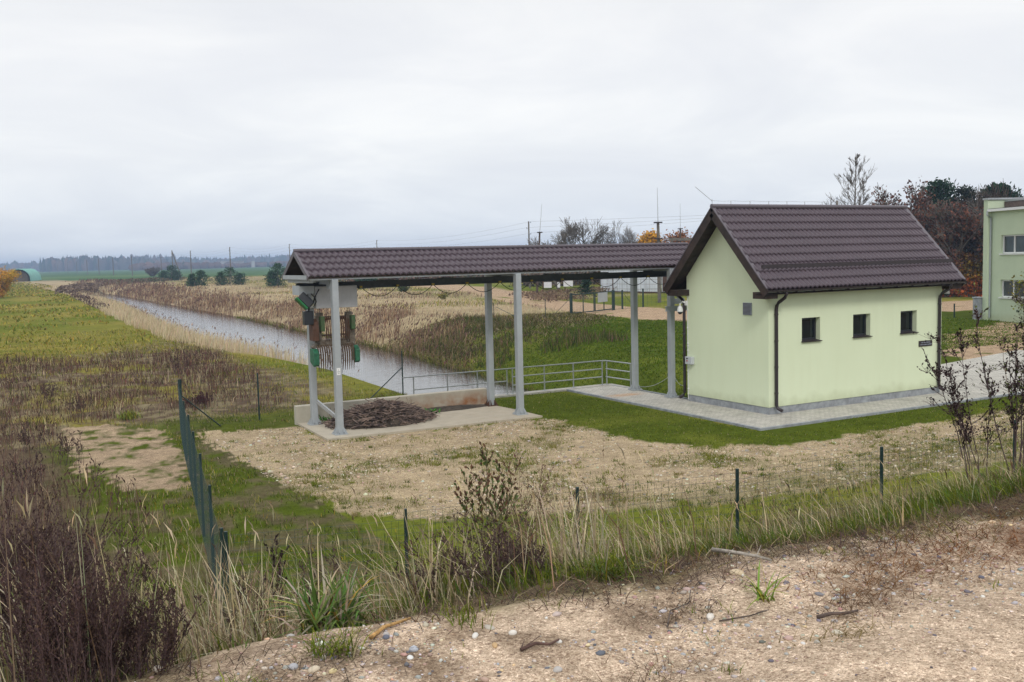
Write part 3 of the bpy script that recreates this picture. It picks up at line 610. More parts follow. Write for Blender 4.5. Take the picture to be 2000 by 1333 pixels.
for z,x0,x1 in ((1.815,28.17,28.63),(1.745,28.11,28.69)):
    x=x0; mb=MB()
    while x<x1:
        wd=random.choice((0.008,0.012,0.014)); hh=random.choice((0.028,0.028,0.034)); mb.box(x,min(x+wd,x1),YF-0.029,YF-0.0252,z,z+hh); x+=wd+random.choice((0.006,0.006,0.02))
    mb.build('lettering',M_vent,pl)
# ------------------------------------------------------------------ open shelter
sh=empty('open_shelter',(15.4,28.3,0),'long open steel shelter with brown tiled roof on six pale grey posts','shelter')
def post(x,y,h,stain=False):
    p=MB(); p.box(x-0.095,x+0.095,y-0.1,y+0.1,0.07,h); po=p.build('post',M_galv,sh,bevel=0.012)
    q=MB(); q.box(x-0.19,x+0.19,y-0.19,y+0.19,0.055,0.085)
    for dx,dy in ((1,0),(-1,0),(0,1),(0,-1)):
        for s_ in (-0.07,0.07):
            a=0.097; b=0.18
            if dx: q.poly([(x+dx*a,y+s_-0.006,0.085),(x+dx*b,y+s_-0.006,0.085),(x+dx*b,y+s_-0.006,0.13),(x+dx*a,y+s_-0.006,0.27)]); q.poly([(x+dx*a,y+s_+0.006,0.085),(x+dx*b,y+s_+0.006,0.085),(x+dx*b,y+s_+0.006,0.13),(x+dx*a,y+s_+0.006,0.27)]); q.poly([(x+dx*b,y+s_-0.006,0.085),(x+dx*b,y+s_+0.006,0.085),(x+dx*b,y+s_+0.006,0.13),(x+dx*b,y+s_-0.006,0.13)]); q.poly([(x+dx*b,y+s_-0.006,0.13),(x+dx*b,y+s_+0.006,0.13),(x+dx*a,y+s_+0.006,0.27),(x+dx*a,y+s_-0.006,0.27)])
            else: q.poly([(x+s_-0.006,y+dy*a,0.085),(x+s_-0.006,y+dy*b,0.085),(x+s_-0.006,y+dy*b,0.13),(x+s_-0.006,y+dy*a,0.27)]); q.poly([(x+s_+0.006,y+dy*a,0.085),(x+s_+0.006,y+dy*b,0.085),(x+s_+0.006,y+dy*b,0.13),(x+s_+0.006,y+dy*a,0.27)]); q.poly([(x+s_-0.006,y+dy*b,0.13),(x+s_+0.006,y+dy*b,0.13),(x+s_+0.006,y+dy*a,0.27),(x+s_-0.006,y+dy*a,0.27)])
    for i in (-1,1):
        for j in (-1,1): q.tube([(x+i*0.155,y+j*0.155,0.085),(x+i*0.155,y+j*0.155,0.12)],0.014,6)
    q.build('base_plate',M_rust if stain else M_galv,po)
    return po
P0=post(9.4,27.2,4.5); post(15.35,27.15,4.5); post(21.42,27.2,4.5)
P3=post(9.35,29.35,4.5); post(15.5,29.4,4.5,True); post(21.55,29.5,4.5)
st=MB().box(9.34,9.45,27.093,27.0985,1.78,1.98).build('sticker',M_white,P0)
mb=MB(); mb.box(9.385,9.405,27.09,27.0925,1.91,1.94); mb.box(9.355,9.435,27.09,27.0925,1.86,1.885); mb.box(9.365,9.425,27.09,27.0925,1.82,1.835); mb.build('marking',M_galv,st)
mb=MB(); mb.bar((9.42,29.3,0.78),(10.05,28.6,0.10),0.09,0.09); mb.build('post_brace',M_zinc,P3)
def eave(y): MB().box(8.64,23.0,y-0.05,y+0.05,4.5,4.62).build('eave_beam',M_galv,sh)
eave(27.2); eave(29.4)
for x in (8.75,15.42,21.5):
    b=MB()
    b.box(x-0.06,x+0.06,27.26,29.34,4.42,4.56); b.build('cross_beam',M_galv if x>9 else M_galv,sh)
mb=MB(); mb.box(9.30,9.50,27.31,29.24,4.36,4.498); mb.box(9.30,9.5,27.32,27.6,4.22,4.358); mb.build('bracket',M_galv,sh)
cs=(5.30-4.66)/(28.3-27.2)
mb=MB()
for sgn,ye in ((1,27.12),(-1,29.48)):
    z=5.30-1.18*cs
    mb.poly([(8.64,ye,z-0.03),(23.02,ye,z-0.03),(23.02,28.3,5.27),(8.64,28.3,5.27)]); mb.poly([(8.64,ye,z-0.07),(8.64,28.3,5.23),(23.02,28.3,5.23),(23.02,ye,z-0.07)]); mb.poly([(8.64,ye,z-0.07),(23.02,ye,z-0.07),(23.02,ye,z-0.03),(8.64,ye,z-0.03)])
for k in range(13):
    x=9.2+k*1.12
    mb.bar((x,27.2,4.56),(x,28.3,5.18),0.05,0.08); mb.bar((x,29.4,4.56),(x,28.3,5.18),0.05,0.08)
ro2=mb.build('roof',M_wood,sh)
tile_sheet(8.66,23.0,(27.08,5.30-1.22*cs),(28.3,5.30),'tile_sheet',ro2,1,4)
tile_sheet(8.66,23.0,(29.52,5.30-1.22*cs),(28.3,5.30),'tile_sheet',ro2,-1,4)
mb=MB(); mb.tube([(8.6,28.3,5.345),(23.05,28.3,5.345)],0.06,10); mb.build('ridge_cap',M_flash,ro2)
mb=MB()
for ye in (27.06,29.54):
    z=5.30-1.24*cs
    mb.bar((8.63,ye,z+0.03),(8.63,28.3,5.33),0.09,0.03); mb.bar((8.60,ye,z-0.03),(8.60,28.3,5.28),0.025,0.13)
mb.build('verge_flashing',M_flash,ro2)
MB().box(8.58,8.65,27.16,29.44,4.52,4.64).build('tie_beam',M_galv,sh)
# monorail (i-beam) with festoon cable
mb=MB(); mb.box(8.62,22.6,28.22,28.38,4.39,4.41); mb.box(8.62,22.6,28.20,28.40,4.20,4.22); mb.box(8.62,22.6,28.29,28.31,4.22,4.39)
mr=mb.build('rail_beam',M_dgrey,sh)
mb=MB()
for x in (9.5,11.4,13.4,15.4,17.3,19.3,21.4): MB().box(x-0.25,x+0.25,28.21,28.39,4.411,4.435).build('splice_plate',M_dgrey,mr)
mb=MB(); xs=[10.55+1.18*k for k in range(11)]
pts=[]
for a,b in zip([9.2]+xs[:-1],xs):
    sag=0.30 if b-a>1.1 else 0.2
    pts=[(a+(b-a)*t,28.14,4.24-sag*4*t*(1-t)) for t in np.linspace(0,1,11)]; mb.tube(pts,0.011,5,cap=False)
mb.build('festoon_cable',M_black,mr)
mb=MB()
M_clip=mat('yellow_clip',(0.35,0.26,0.03),0.5)
for x in xs: MB().box(x-0.04,x+0.04,28.11,28.17,4.215,4.27).build('cable_clip',M_clip,mr)
# steel console between last post and pump house
mb=MB(); mb.box(21.05,22.0,26.98,27.06,3.05,3.07); mb.box(21.05,22.0,26.98,27.06,3.20,3.22); mb.box(21.05,22.0,27.015,27.025,3.07,3.20)
mb.box(21.53,22.1,27.3,27.36,3.27,3.46); mb.bar((21.53,27.33,3.8),(21.9,27.33,3.44),0.05,0.05); mb.build('console',M_galv,sh)
# ------------------------------------------------------------------ trash rake hanging from the rail
tr=empty('trash_rake',(9.7,28.3,1.8),'trash raking grab with green cheek plates hanging under the end of the shelter','rake')
mb=MB(); mb.box(9.10,10.37,27.98,28.17,3.66,4.30); mb.box(9.10,10.37,28.43,28.62,3.66,4.30); mb.box(9.10,10.37,28.17,28.43,3.66,4.18); mb.build('housing',mat('painted_housing',(0.42,0.43,0.45),0.42,0.1,noise=0.08,nscale=3),tr,bevel=0.01)
mb=MB(); mb.box(8.62,9.08,28.02,28.06,4.10,4.32); mb.box(8.62,9.08,28.54,28.58,4.10,4.32); mb.box(8.60,8.64,28.0,28.6,4.07,4.34); mb.box(8.9,9.0,28.06,28.18,3.85,4.2); mb.build('trolley',M_galv,tr)
mb=MB(); mb.bar((8.66,28.12,4.06),(8.96,28.02,3.74),0.36,0.26,up=(0.7,0,0.7)); mo=mb.build('motor',M_blkpl,tr,bevel=0.03)
mb=MB(); mb.bar((8.54,28.12,3.99),(8.84,28.02,3.65),0.37,0.06,up=(0.7,0,0.7)); mb.build('motor_cover',mat('bright_green_cover',(0.015,0.16,0.05),0.4),mo,bevel=0.02)
MB().box(8.93,9.03,27.95,28.0,3.74,3.87).build('terminal_box',mat('cream_box',(0.5,0.48,0.36),0.5),mo,bevel=0.01)
mb=MB(); mb.box(8.74,9.01,27.98,28.2,3.20,3.60); mb.tube([(8.90,28.1,3.55),(8.92,28.1,3.68)],0.03,8); mb.build('oil_tank',M_blkpl,tr,bevel=0.035)
mb=MB(); mb.tube([(9.0,28.0,3.75),(9.06,27.95,4.0),(9.2,27.97,4.22)],0.022,6); mb.tube([(9.03,28.0,3.72),(9.1,27.95,3.86),(9.05,27.95,4.0),(8.97,28.0,4.1)],0.016,6); mb.build('hose',M_black,tr)
mb=MB()
for x in (9.28,10.18):
    mb.tube([(x-0.03,28.3,3.66),(x-0.03,28.3,3.50)],0.012,6); mb.tube([(x+0.03,28.3,3.66),(x+0.03,28.3,3.50)],0.012,6); mb.box(x-0.09,x+0.09,28.22,28.38,3.42,3.52)
    mb.bar((x,28.3,3.45),(x,28.3,2.66),0.05,0.20,up=(0,1,0)); mb.bar((x-0.09,28.2,3.42),(x-0.07,28.2,2.64),0.03,0.04,up=(0,1,0))
mb.box(9.22,10.26,28.20,28.30,2.60,2.72); mb.box(9.22,10.26,28.24,28.28,2.83,2.88); mb.box(9.12,9.30,28.22,28.34,2.50,3.05); mb.box(10.16,10.34,28.22,28.34,2.50,3.05); mb.box(9.16,9.24,28.2,28.36,2.62,3.44); mb.box(10.08,10.16,28.2,28.36,2.62,3.46)
mb.bar((9.15,28.26,2.62),(9.02,28.26,2.50),0.06,0.2,up=(0,1,0)); mb.bar((10.26,28.26,2.62),(10.33,28.26,2.50),0.06,0.2,up=(0,1,0))
mb.build('grab_frame',M_steel,tr)
def arc_tines(x0,x1,n,path,th,name,m):
    t=MB()
    for k in range(n):
        x=x0+(x1-x0)*k/(n-1); p=[(x,y,z) for y,z in path]
        r=[th]*(len(p)-1)+[0.006]
        t.tube(p,r,5)
    t.build(name,m,tr)
arc_tines(9.42,10.12,13,[(28.46,3.30),(28.36,3.40),(28.22,3.38),(28.12,3.22),(28.10,2.98),(28.14,2.80),(28.2,2.66)],0.018,'upper_tines',M_rust)
arc_tines(9.14,10.22,17,[(28.30,2.56),(28.20,2.58),(28.10,2.50),(28.05,2.32),(28.05,2.08),(28.09,1.80)],0.025,'lower_tines',mat('tan_rusted_steel',(0.13,0.095,0.065),0.8,col2=(0.075,0.05,0.035),nscale=8,spec=0.2))
mb=MB(); mb.box(9.12,10.24,28.18,28.32,2.53,2.60); mb.tube([(9.12,28.28,2.56),(10.24,28.28,2.56)],0.04,8); mb.build('crossbar',M_steel,tr)
for x0,x1,z0,z1,m_,nm in ((9.24,9.36,2.98,3.42,M_greenp,'upper_cheek'),(10.18,10.30,3.0,3.42,M_greenp,'upper_cheek')):
    mb=MB(); mb.box(x0,x1,28.02,28.2,z0,z1); mb.build(nm,m_,tr,bevel=0.012)
for x0,x1,z0,z1 in ((8.97,9.13,1.96,2.48),(10.24,10.38,2.00,2.52)):
    mb=MB(); b=len(mb.v)
    prof=[(28.35,z1),(28.35,z0+0.12),(28.05,z0),(27.95,z0+0.06),(27.95,z1-0.12),(28.1,z1)]
    n=len(prof); mb.v+=[(x0,y,z) for y,z in prof]+[(x1,y,z) for y,z in prof]; mb.f.append(tuple(range(n))); mb.f.append(tuple(range(n,2*n))[::-1]); mb.f+=[(i,n+i,n+(i+1)%n,(i+1)%n) for i in range(n)]
    mb.build('lower_cheek',M_green,tr,bevel=0.01)
mb=MB(); prof=[(28.0,2.72),(28.0,3.05),(28.08,3.27),(28.22,3.36),(28.36,3.33),(28.36,2.72)]; n=6; mb.v+=[(8.98,y,z) for y,z in prof]+[(9.16,y,z) for y,z in prof]; mb.f.append(tuple(range(n))); mb.f.append(tuple(range(n,2*n))[::-1]); mb.f+=[(i,n+i,n+(i+1)%n,(i+1)%n) for i in range(n)]
mb.build('counter_plate',M_rust,tr)
# ------------------------------------------------------------------ handrail on the headwall
hr=empty('handrail',(17.5,31.4,0),'galvanised tube handrail running along the canal end and round the paved corner','railing')
def rl(a,b,r=0.022): return (MB().tube([a,b],r,8))
px=[13.55,14.84,16.02,17.22,17.45,18.8,20.07,21.38]
for x in px:
    b=MB(); b.tube([(x,31.38,0.05),(x,31.38,0.98)],0.024,8); b.box(x-0.07,x+0.07,31.31,31.45,0.07,0.085); b.build('rail_post',M_zinc,hr)
for p in ((21.52,31.28),(21.60,29.85)):
    b=MB(); b.tube([(p[0],p[1],0.05),(p[0],p[1],0.98)],0.024,8); b.box(p[0]-0.06,p[0]+0.06,p[1]-0.06,p[1]+0.06,0.056,0.085); b.build('rail_post',M_zinc,hr)
for z in (1.0,0.55): MB().tube([(13.15 if z==1 else 13.55,31.38,z),(17.22,31.38,z)],0.022,8).build('rail',M_zinc,hr)
for z in (1.0,0.69,0.38):
    MB().tube([(17.45,31.38,z),(21.40,31.38,z)],0.022,8).build('rail',M_zinc,hr); MB().tube([(21.50,31.30,z),(21.60,29.85 if z<1 else 29.78,z)],0.022,8).build('rail',M_zinc,hr)
MB().tube([(17.2,31.38,1.0),(17.46,31.38,1.0)],0.022,8).build('rail',M_zinc,hr); MB().tube([(21.38,31.38,1.0),(21.51,31.29,1.0)],0.022,8).build('rail',M_zinc,hr)
# thin chain from the last post down over the bank
mb=MB()
for a,b in (((21.42,27.2,0.85),(21.62,29.5,0.2)),((21.5,27.2,0.85),(21.4,26.4,0.6))):
    pts=[(a[0]+(b[0]-a[0])*t,a[1]+(b[1]-a[1])*t,a[2]+(b[2]-a[2])*t-0.18*4*t*(1-t)) for t in np.linspace(0,1,9)]; mb.tube(pts,0.009,4)
mb.build('chain',M_zinc,sh)
# ------------------------------------------------------------------ wire mesh fences
def fence(name,pts,hs,label,group=None,braces=(),meshed=True,cell=0.10,wr=0.0022,mesh_m=None,pr=0.026,post_m=None,bury=0.2):
    g=[H(x,y) for x,y in pts]
    e=empty(name,(pts[0][0],pts[0][1],g[0]),label,'fence',group)
    for i,((x,y),h) in enumerate(zip(pts,hs)):
        p=MB(); p.tube([(x,y,g[i]-bury),(x,y,g[i]+h+0.05)],pr,8); p.build('post',post_m or M_fence,e)
    for (a,b) in braces:
        MB().tube([a,b],0.02,6).build('brace',post_m or M_fence,e)
    if meshed:
        for i in range(len(pts)-1):
            (xa,ya),(xb,yb)=pts[i],pts[i+1]; L=math.hypot(xb-xa,yb-ya); n=max(2,int(L/cell)); mbp=MB(); hm=min(hs[i],hs[i+1])
            ox,oy=(yb-ya)/L*0.03,-(xb-xa)/L*0.03
            lim=lambda t:(xa+(xb-xa)*t+ox,ya+(yb-ya)*t+oy,g[i]+(g[i+1]-g[i])*t)
            for k in range(n+1):
                q=lim(k/n); mbp.tube([(q[0],q[1],q[2]+0.03),(q[0],q[1],q[2]+hm)],wr,3,cap=False)
            for k in range(int(hm/ (cell if cell>0.09 else 0.1))+1):
                z=0.03+k*(hm-0.03)/int(hm/(cell if cell>0.09 else 0.1)); a=lim(0); b=lim(1); mbp.tube([(a[0],a[1],a[2]+z),(b[0],b[1],b[2]+z)],wr*1.1,3,cap=False)
            mbp.build('mesh_panel',mesh_m or M_wire,e)
    return e
LF=[(5.74,31.16),(5.33,28.75),(4.91,26.16),(4.51,23.56),(4.11,21.05),(3.71,18.48),(3.32,15.93),(2.92,13.4)]
fence('wire_fence',LF,[1.5]*7+[1.45],'dark green mesh fence running from the dyke foot toward the canal, seen end on',braces=[((5.45,29.4,1.30),(6.9,31.0,0.02))],cell=0.10,wr=0.0016)
fence('wire_fence',[(5.80,31.2),(8.16,31.25),(11.3,32.9),(14.5,34.6)],[1.5,1.48,1.4,1.62],'dark green mesh fence across the grass beyond the gravel, ending at the water',braces=[((14.45,34.5,1.0),(12.9,33.9,0.0))],wr=0.0015)
FF=[(2.97,13.38),(5.25,12.59),(7.59,11.82),(9.64,10.76),(12.05,10.26),(14.5,9.75),(17,9.3)]
fence('wire_fence',FF,[1.4,1.5,1.5,1.5,1.5,1.5,1.5],'low green mesh fence along the foot of the grassy dyke before the gravel',wr=0.002)
# fence and gate on the far bank
gf=empty('field_gate',(46.1,72.2,0),'dark green double mesh gate with a pale square panel on its right leaf','gate')
gl=[(46.1,72.2),(49.3,73.4),(52.4,75.0)]
for i,(x,y) in enumerate(gl[:1]+gl[2:]): MB().box(x-0.07,x+0.07,y-0.07,y+0.07,-0.4,1.85).build('post',M_fence,gf)
for a,b in ((gl[0],gl[1]),(gl[1],gl[2])):
    p=MB(); d=Vector((b[0]-a[0],b[1]-a[1],0)).normalized(); A=Vector((a[0],a[1],0))+d*0.12; B=Vector((b[0],b[1],0))-d*0.08
    for z in (0.12,1.72): p.bar((A.x,A.y,z),(B.x,B.y,z),0.09,0.09)
    for t in (0,0.5,1): q=A+(B-A)*t; p.bar((q.x,q.y,0.12),(q.x,q.y,1.72),0.07,0.07,up=(0,1,0))
    lf=p.build('gate_leaf',M_fence,gf)
    p=MB()
    for k in range(1,16): q=A+(B-A)*(k/16); p.tube([(q.x,q.y,0.12),(q.x,q.y,1.72)],0.006,3,cap=False)
    p.build('mesh_panel',M_wire,lf)
mb=MB(); mb.bar((49.75,73.5,1.28),(51.35,74.35,1.28),0.03,0.85); mb.build('sign_panel',M_galv,gf)
FB=[(52.6,75.1),(54.5,76.6),(56.2,76.0),(58.0,75.2),(55.6,72.4),(58.5,69.5),(62,68.0),(66,66.5)]
fence('wire_fence',[(52.6,75.1),(54.6,76.6),(57.9,77.8),(60.9,77.0),(64.0,75.2),(67.5,73.4),(71,71.5)],[1.75]*7,'dark green fence with thick posts to the right of the double gate',braces=[((54.7,76.5,1.4),(56.5,77.3,0.0))],wr=0.008,cell=0.4,pr=0.085)
fence('wire_fence',[(38.7,72.5),(41.98,69.7),(45.9,72.1)],[1.2,1.5,1.7],'thin green posts of the fence left of the double gate',braces=[((45.8,72.1,1.3),(44.8,73.0,0.0)),((38.8,72.3,1.0),(40.2,70.8,0.0))],meshed=False,pr=0.03)
# ------------------------------------------------------------------ far objects on the right bank
rf=[(66.4,110.7),(69.2,109.8),(72.0,109.0),(74.8,107.0),(76.5,104.2),(78.0,101.5),(79.5,98.8),(81,96.2),(82.3,93.5)]
fence('rusty_fence',rf,[1.9]*9,'rusty mesh fence in front of the white corrugated shed','',wr=0.014,cell=0.6,mesh_m=M_rust,post_m=M_rust,pr=0.075)
def sheet(x0,y0,x1,y1,z0,z1,label):
    mb=MB(); mb.bar((x0,y0,(z0+z1)/2),(x1,y1,(z0+z1)/2),0.03,z1-z0); o=mb.build('sheet_panel',M_alu); tag(o,label,'panel','pale sheets fixed to the rusty fence')
sheet(66.45,110.55,67.4,110.2,1.0,1.75,'pale sheet at the left end of the rusty fence')
sheet(68.15,110.0,68.5,109.85,1.0,1.7,'narrow pale strip between the two larger sheets on the rusty fence')
sheet(68.9,109.7,70.1,109.3,1.1,1.85,'larger pale sheet right of the narrow strip on the rusty fence')
shed=empty('metal_shed',(78,105,0),'long white corrugated metal shed behind the rusty fence, seen under the shelter roof','shed')
def corr(x0,y0,x1,y1,z0,z1,name,m):
    L=math.hypot(x1-x0,y1-y0); n=int(L/0.12); V=[];idx=[]
    dx,dy=(x1-x0)/L,(y1-y0)/L
    for k in range(n+1):
        t=L*k/n; o=0.05*(1 if (k//2)%2 else -1); V+= [(x0+dx*t-dy*o,y0+dy*t+dx*o,z0),(x0+dx*t-dy*o,y0+dy*t+dx*o,z1)]
    F=np.array([(2*k,2*k+2,2*k+3,2*k+1) for k in range(n)]); return npmesh(name,np.array(V),[F],m,parent=shed)
corr(77.4,113.4,79.6,103.0,0.15,3.15,'wall',M_shed)
corr(79.62,102.9,80.6,98.0,0.15,3.1,'side_wall',M_shed)
mb=MB(); mb.poly([(77.2,113.6,3.18),(79.5,102.8,3.18),(80.7,97.8,3.15),(88,99.5,3.6),(85,115.5,3.6)]); mb.poly([(77.2,113.6,3.12),(79.5,102.8,3.12),(79.5,102.8,3.18),(77.2,113.6,3.18)]); mb.build('roof',M_plinth,shed)
mb=MB(); mb.poly([(80.65,97.9,0),(88,99.4,0),(88,99.4,3.5),(80.65,97.9,3.1)]); mb.poly([(77.3,113.5,0),(85,115.4,0),(85,115.4,3.5),(77.3,113.5,3.1)]); mb.build('end_wall',M_shed,shed)
MB().box(79.35,79.45,101.2,102.4,0.2,2.6).build('door',M_rust,shed)
mb=MB(); mb.poly([(77.45,113.3,0.15),(79.58,103.1,0.15),(79.58,103.1,-0.3),(77.45,113.3,-0.3)]); mb.build('footing',M_rust,shed)
def mast(name,x,y,h1,h2,label,r=0.16,r2=0.035,m=M_weather,lean=(0,0)):
    e=empty(name,(x,y,H(x,y)),label,'mast','lightning masts behind the shelter')
    p=MB(); p.tube([(x,y,-0.5),(x+lean[0],y+lean[1],h1)],[r,r*0.7],8); p.build('shaft',m,e)
    p=MB(); p.tube([(x+lean[0],y+lean[1],h1-0.1),(x+lean[0]*1.6,y+lean[1]*1.6,h2)],[r2,r2*0.5],5); p.build('rod',M_zinc,e)
    p=MB(); 
    for z in (h1-0.15,h1-1.8): p.box(x+lean[0]-r*1.6,x+lean[0]+r*1.6,y+lean[1]-r*1.6,y+lean[1]+r*1.6,z,z+0.14)
    p.build('clamp',M_trim,e)
mast('lightning_mast',65.0,110.0,8.2,11.7,'leaning dark mast with thin rod left of the bare trees',m=M_stem,lean=(0.25,-0.7))
mast('lightning_mast',63.8,82.9,8.33,11.8,'thick wooden mast with thin rod in front of the orange tree',r=0.2,lean=(-0.3,-0.3))
mast('lightning_mast',87.7,109.1,8.5,11.9,'slim dark mast with thin rod beside the wooden portal frame',m=M_stem)
po=empty('portal_frame',(75,93.5,0),'weathered timber portal frame showing over the shelter roof','frame')
for x,y in ((74.4,94.2),(77.4,91.7)): MB().tube([(x,y,0),(x,y,6.9)],0.14,8).build('leg',M_weather,po)
mb=MB(); mb.bar((74.1,94.45,6.72),(77.9,91.3,6.62),0.22,0.3); mb.build('crossbeam',M_weather,po)
# utility poles: line along the canal road, then one on the yard side
def pole(x,y,h,style,label,group,r=0.13):
    z=H(x,y); e=empty('utility_pole',(x,y,z),label,'pole',group)
    p=MB(); p.tube([(x,y,z-0.5),(x,y,h)],[r,r*0.72],6)
    if style=='a': p.tube([(x+3.2,y-1.5,z-0.5),(x,y,h-0.3)],[r,r*0.8],6); p.bar((x+1.2,y-0.5,h*0.45),(x-0.1,y,h*0.5),0.1,0.1)
    p.build('shaft',M_weather,e)
    q=MB(); a=MB()
    if style=='t': a.bar((x-0.9,y+0.5,h-0.5),(x+0.9,y-0.5,h-0.5),0.09,0.09); pos=[(-0.8,0.45,h-0.4),(0.8,-0.45,h-0.4),(0,0,h+0.05)]
    else: pos=[(0.28,-0.16,h-0.25),(-0.28,0.16,h-1.2),(0.28,-0.16,h-2.1)]; [a.tube([(x,y,zz),(x+dx,y+dy,zz),(x+dx,y+dy,zz+0.1)],0.02,4) for dx,dy,zz in pos]
    a.build('crossarm',M_trim,e)
    for dx,dy,zz in pos: q.tube([(x+dx,y+dy,zz+0.02),(x+dx,y+dy,zz+0.2)],0.06,6)
    q.build('insulators',M_vent,e)
    return [(x+dx,y+dy,zz+0.2) for dx,dy,zz in pos]
line=[(81.53,140.01),(106.78,270.63),(92.55,308.95),(83.9,350.65),(84.34,418.99),(86.8,500),(86.78,590.39),(83.4,640),(84.79,719.82),(88.25,820.01),(98.75,998.86),(106.29,1167.34),(105.68,1280),(106,1400),(107.4,1530),(108.65,1700),(109.2,1900)]
labs=['utility pole left of the leaning dark mast','utility pole rising behind the middle of the long shelter roof','utility pole just left of the shelter gable','tall utility pole behind the wide pair of pines','utility pole between the leaning braced pole and the wide pines','utility pole with short cross arm standing behind the round bush',
 'dark thick utility pole left of the round bush','first slim pole left of the dark thick pole','second slim pole left of the dark thick pole','third slim pole left of the dark thick pole','fourth slim pole left of the dark thick pole','fifth slim pole left of the dark thick pole']
ends=[]
for i,(x,y) in enumerate(line):
    lab=labs[i] if i<len(labs) else 'tiny distant utility pole at the far left end of the line'
    st_='t' if i==5 else 'n'
    ends.append((pole(x,y,(10.8 if i==0 else 11.0 if i!=5 else 9.5),st_,lab,'utility poles along the canal road',0.15 if i<3 else 0.22 if i<6 else 0.30),i))
pole(76.34,414.86,11.2,'a','braced a-shaped utility pole behind the left hand pine','utility poles along the canal road',0.22)
pole(66.07,61.12,9.2,'t','utility pole head with cross arm peeping over the pump house ridge','utility poles along the canal road',0.14)
mb=MB()
order=[0,1,2,3,4,6,7,8]
for a,b in zip(order[:-1],order[1:]):
    for k in range(3):
        p=Vector(ends[a][0][k]); q=Vector(ends[b][0][k]); mb.tube([p+(q-p)*t-Vector((0,0,1.1*4*t*(1-t))) for t in np.linspace(0,1,9)],0.011,3,cap=False)
for k in range(3):
    p=Vector(ends[0][0][k]); q=Vector((150,60+3*k,13+1.0*k)); mb.tube([p+(q-p)*t-Vector((0,0,0.8*4*t*(1-t))) for t in np.linspace(0,1,9)],0.012,3,cap=False)
tag(mb.build('power_lines',M_trim),'thin overhead wires strung between the utility poles','wire')
# ------------------------------------------------------------------ second building at the right edge
b2=empty('office_building',(66.5,46.8,0),'two storey pale green building with flat parapet roof at the right edge','building')
A=Vector((60.9,42.9,0)); dF=Vector((-0.36,-0.93,0)).normalized(); nF=Vector((-dF.y*-1,dF.x*-1,0))
nF=Vector((dF.y,-dF.x,0)); 
if nF.dot(Vector((-A.x,-A.y,0)))<0: nF=-nF
Lb=24
def fp(u,z,o=0): p=A+dF*u+nF*o; return (p.x,p.y,z)
wins=[(1.05,4.6),(6.2,9.8),(11.4,15.0),(16.6,20.2)]
rows=[(1.62,2.78),(4.50,5.72)]
mb=MB(); us=[0]+[v for w_ in wins for v in w_]+[Lb]; zs=[-0.3,1.62,2.78,4.50,5.72,7.45]
for i in range(len(us)-1):
    for j in range(5):
        if i%2==1 and j in (1,3): continue
        mb.poly([fp(us[i],zs[j]),fp(us[i+1],zs[j]),fp(us[i+1],zs[j+1]),fp(us[i],zs[j+1])])
for a,b in wins:
    for z0,z1 in rows:
        mb.poly([fp(a,z0),fp(b,z0),fp(b,z0,-.25),fp(a,z0,-.25)]); mb.poly([fp(a,z1),fp(b,z1),fp(b,z1,-.25),fp(a,z1,-.25)]); mb.poly([fp(a,z0),fp(a,z1),fp(a,z1,-.25),fp(a,z0,-.25)]); mb.poly([fp(b,z0),fp(b,z1),fp(b,z1,-.25),fp(b,z0,-.25)])
def obx(u0,u1,o0,o1,z0,z1,M_):
    b=len(M_.v); M_.v+=[fp(u0,z0,o0),fp(u1,z0,o0),fp(u1,z0,o1),fp(u0,z0,o1),fp(u0,z1,o0),fp(u1,z1,o0),fp(u1,z1,o1),fp(u0,z1,o1)]
    M_.f+=[(b,b+3,b+2,b+1),(b+4,b+5,b+6,b+7),(b,b+1,b+5,b+4),(b+1,b+2,b+6,b+5),(b+2,b+3,b+7,b+6),(b+3,b,b+4,b+7)]
obx(-0.45,-0.002,-10,0.30,-0.3,8.10,mb); obx(0,Lb,-10,-0.3,-0.3,0.1,mb); obx(0,Lb,-10.2,-10,-0.3,7.4,mb); obx(Lb,Lb+0.2,-10,0,-0.3,7.4,mb)
mb.build('wall',M_stucco2,b2)
for a,b in wins:
    for z0,z1 in rows:
        p=MB(); obx(a+.01,b-.01,-0.2,-0.12,z0+.01,z0+.09,p); obx(a+.01,b-.01,-0.2,-0.12,z1-.09,z1-.01,p)
        for k in range(4):
            u=a+.01+(b-a-.10)*k/3; obx(u,u+.08,-0.2,-0.12,z0+.09,z1-.09,p)
        wn=p.build('window',M_white,b2)
        p=MB(); obx(a+.02,b-.02,-0.24,-0.21,z0+.02,z1-.02,p); p.build('pane',mat('reflecting_pane',(0.05,0.065,0.07),0.12,spec=0.7,noise=0.3,nscale=1.5) if 'reflecting_pane' not in bpy.data.materials else bpy.data.materials['reflecting_pane'],wn)
        p=MB(); obx(a-.08,b+.08,-0.1,0.10,z0-.07,z0-.003,p); p.build('sill',M_white,wn)
p=MB(); obx(0.0,Lb,-0.3,0.34,7.30,7.47,p); rfo=p.build('roof_edge',M_white,b2)
p=MB(); p.poly([fp(0,7.5,0.34),fp(Lb,7.5,0.34),fp(Lb,7.75,-5),fp(0,7.75,-5)]); obx(0,Lb,-5.2,-5,7.4,8.1,p); p.build('roof',M_trim,b2)
p=MB(); obx(0.0,Lb,-1.2,-0.9,7.45,7.95,p); p.build('parapet',mat('brown_brick',(0.16,0.12,0.10),0.9,noise=0.2),b2)
p=MB(); obx(-0.5,0.1,-10,0.36,8.10,8.22,p); obx(0.1,Lb,-1.25,-0.85,7.95,8.05,p); p.build('coping',M_zinc,b2)
p=MB(); q=fp(0.12,0,0.42); p.tube([(q[0],q[1],7.35),(q[0],q[1],7.1),fp(0.05,6.9,0.1),fp(0.05,0.2,0.1)],0.055,8); p.build('downpipe',M_galv,b2)
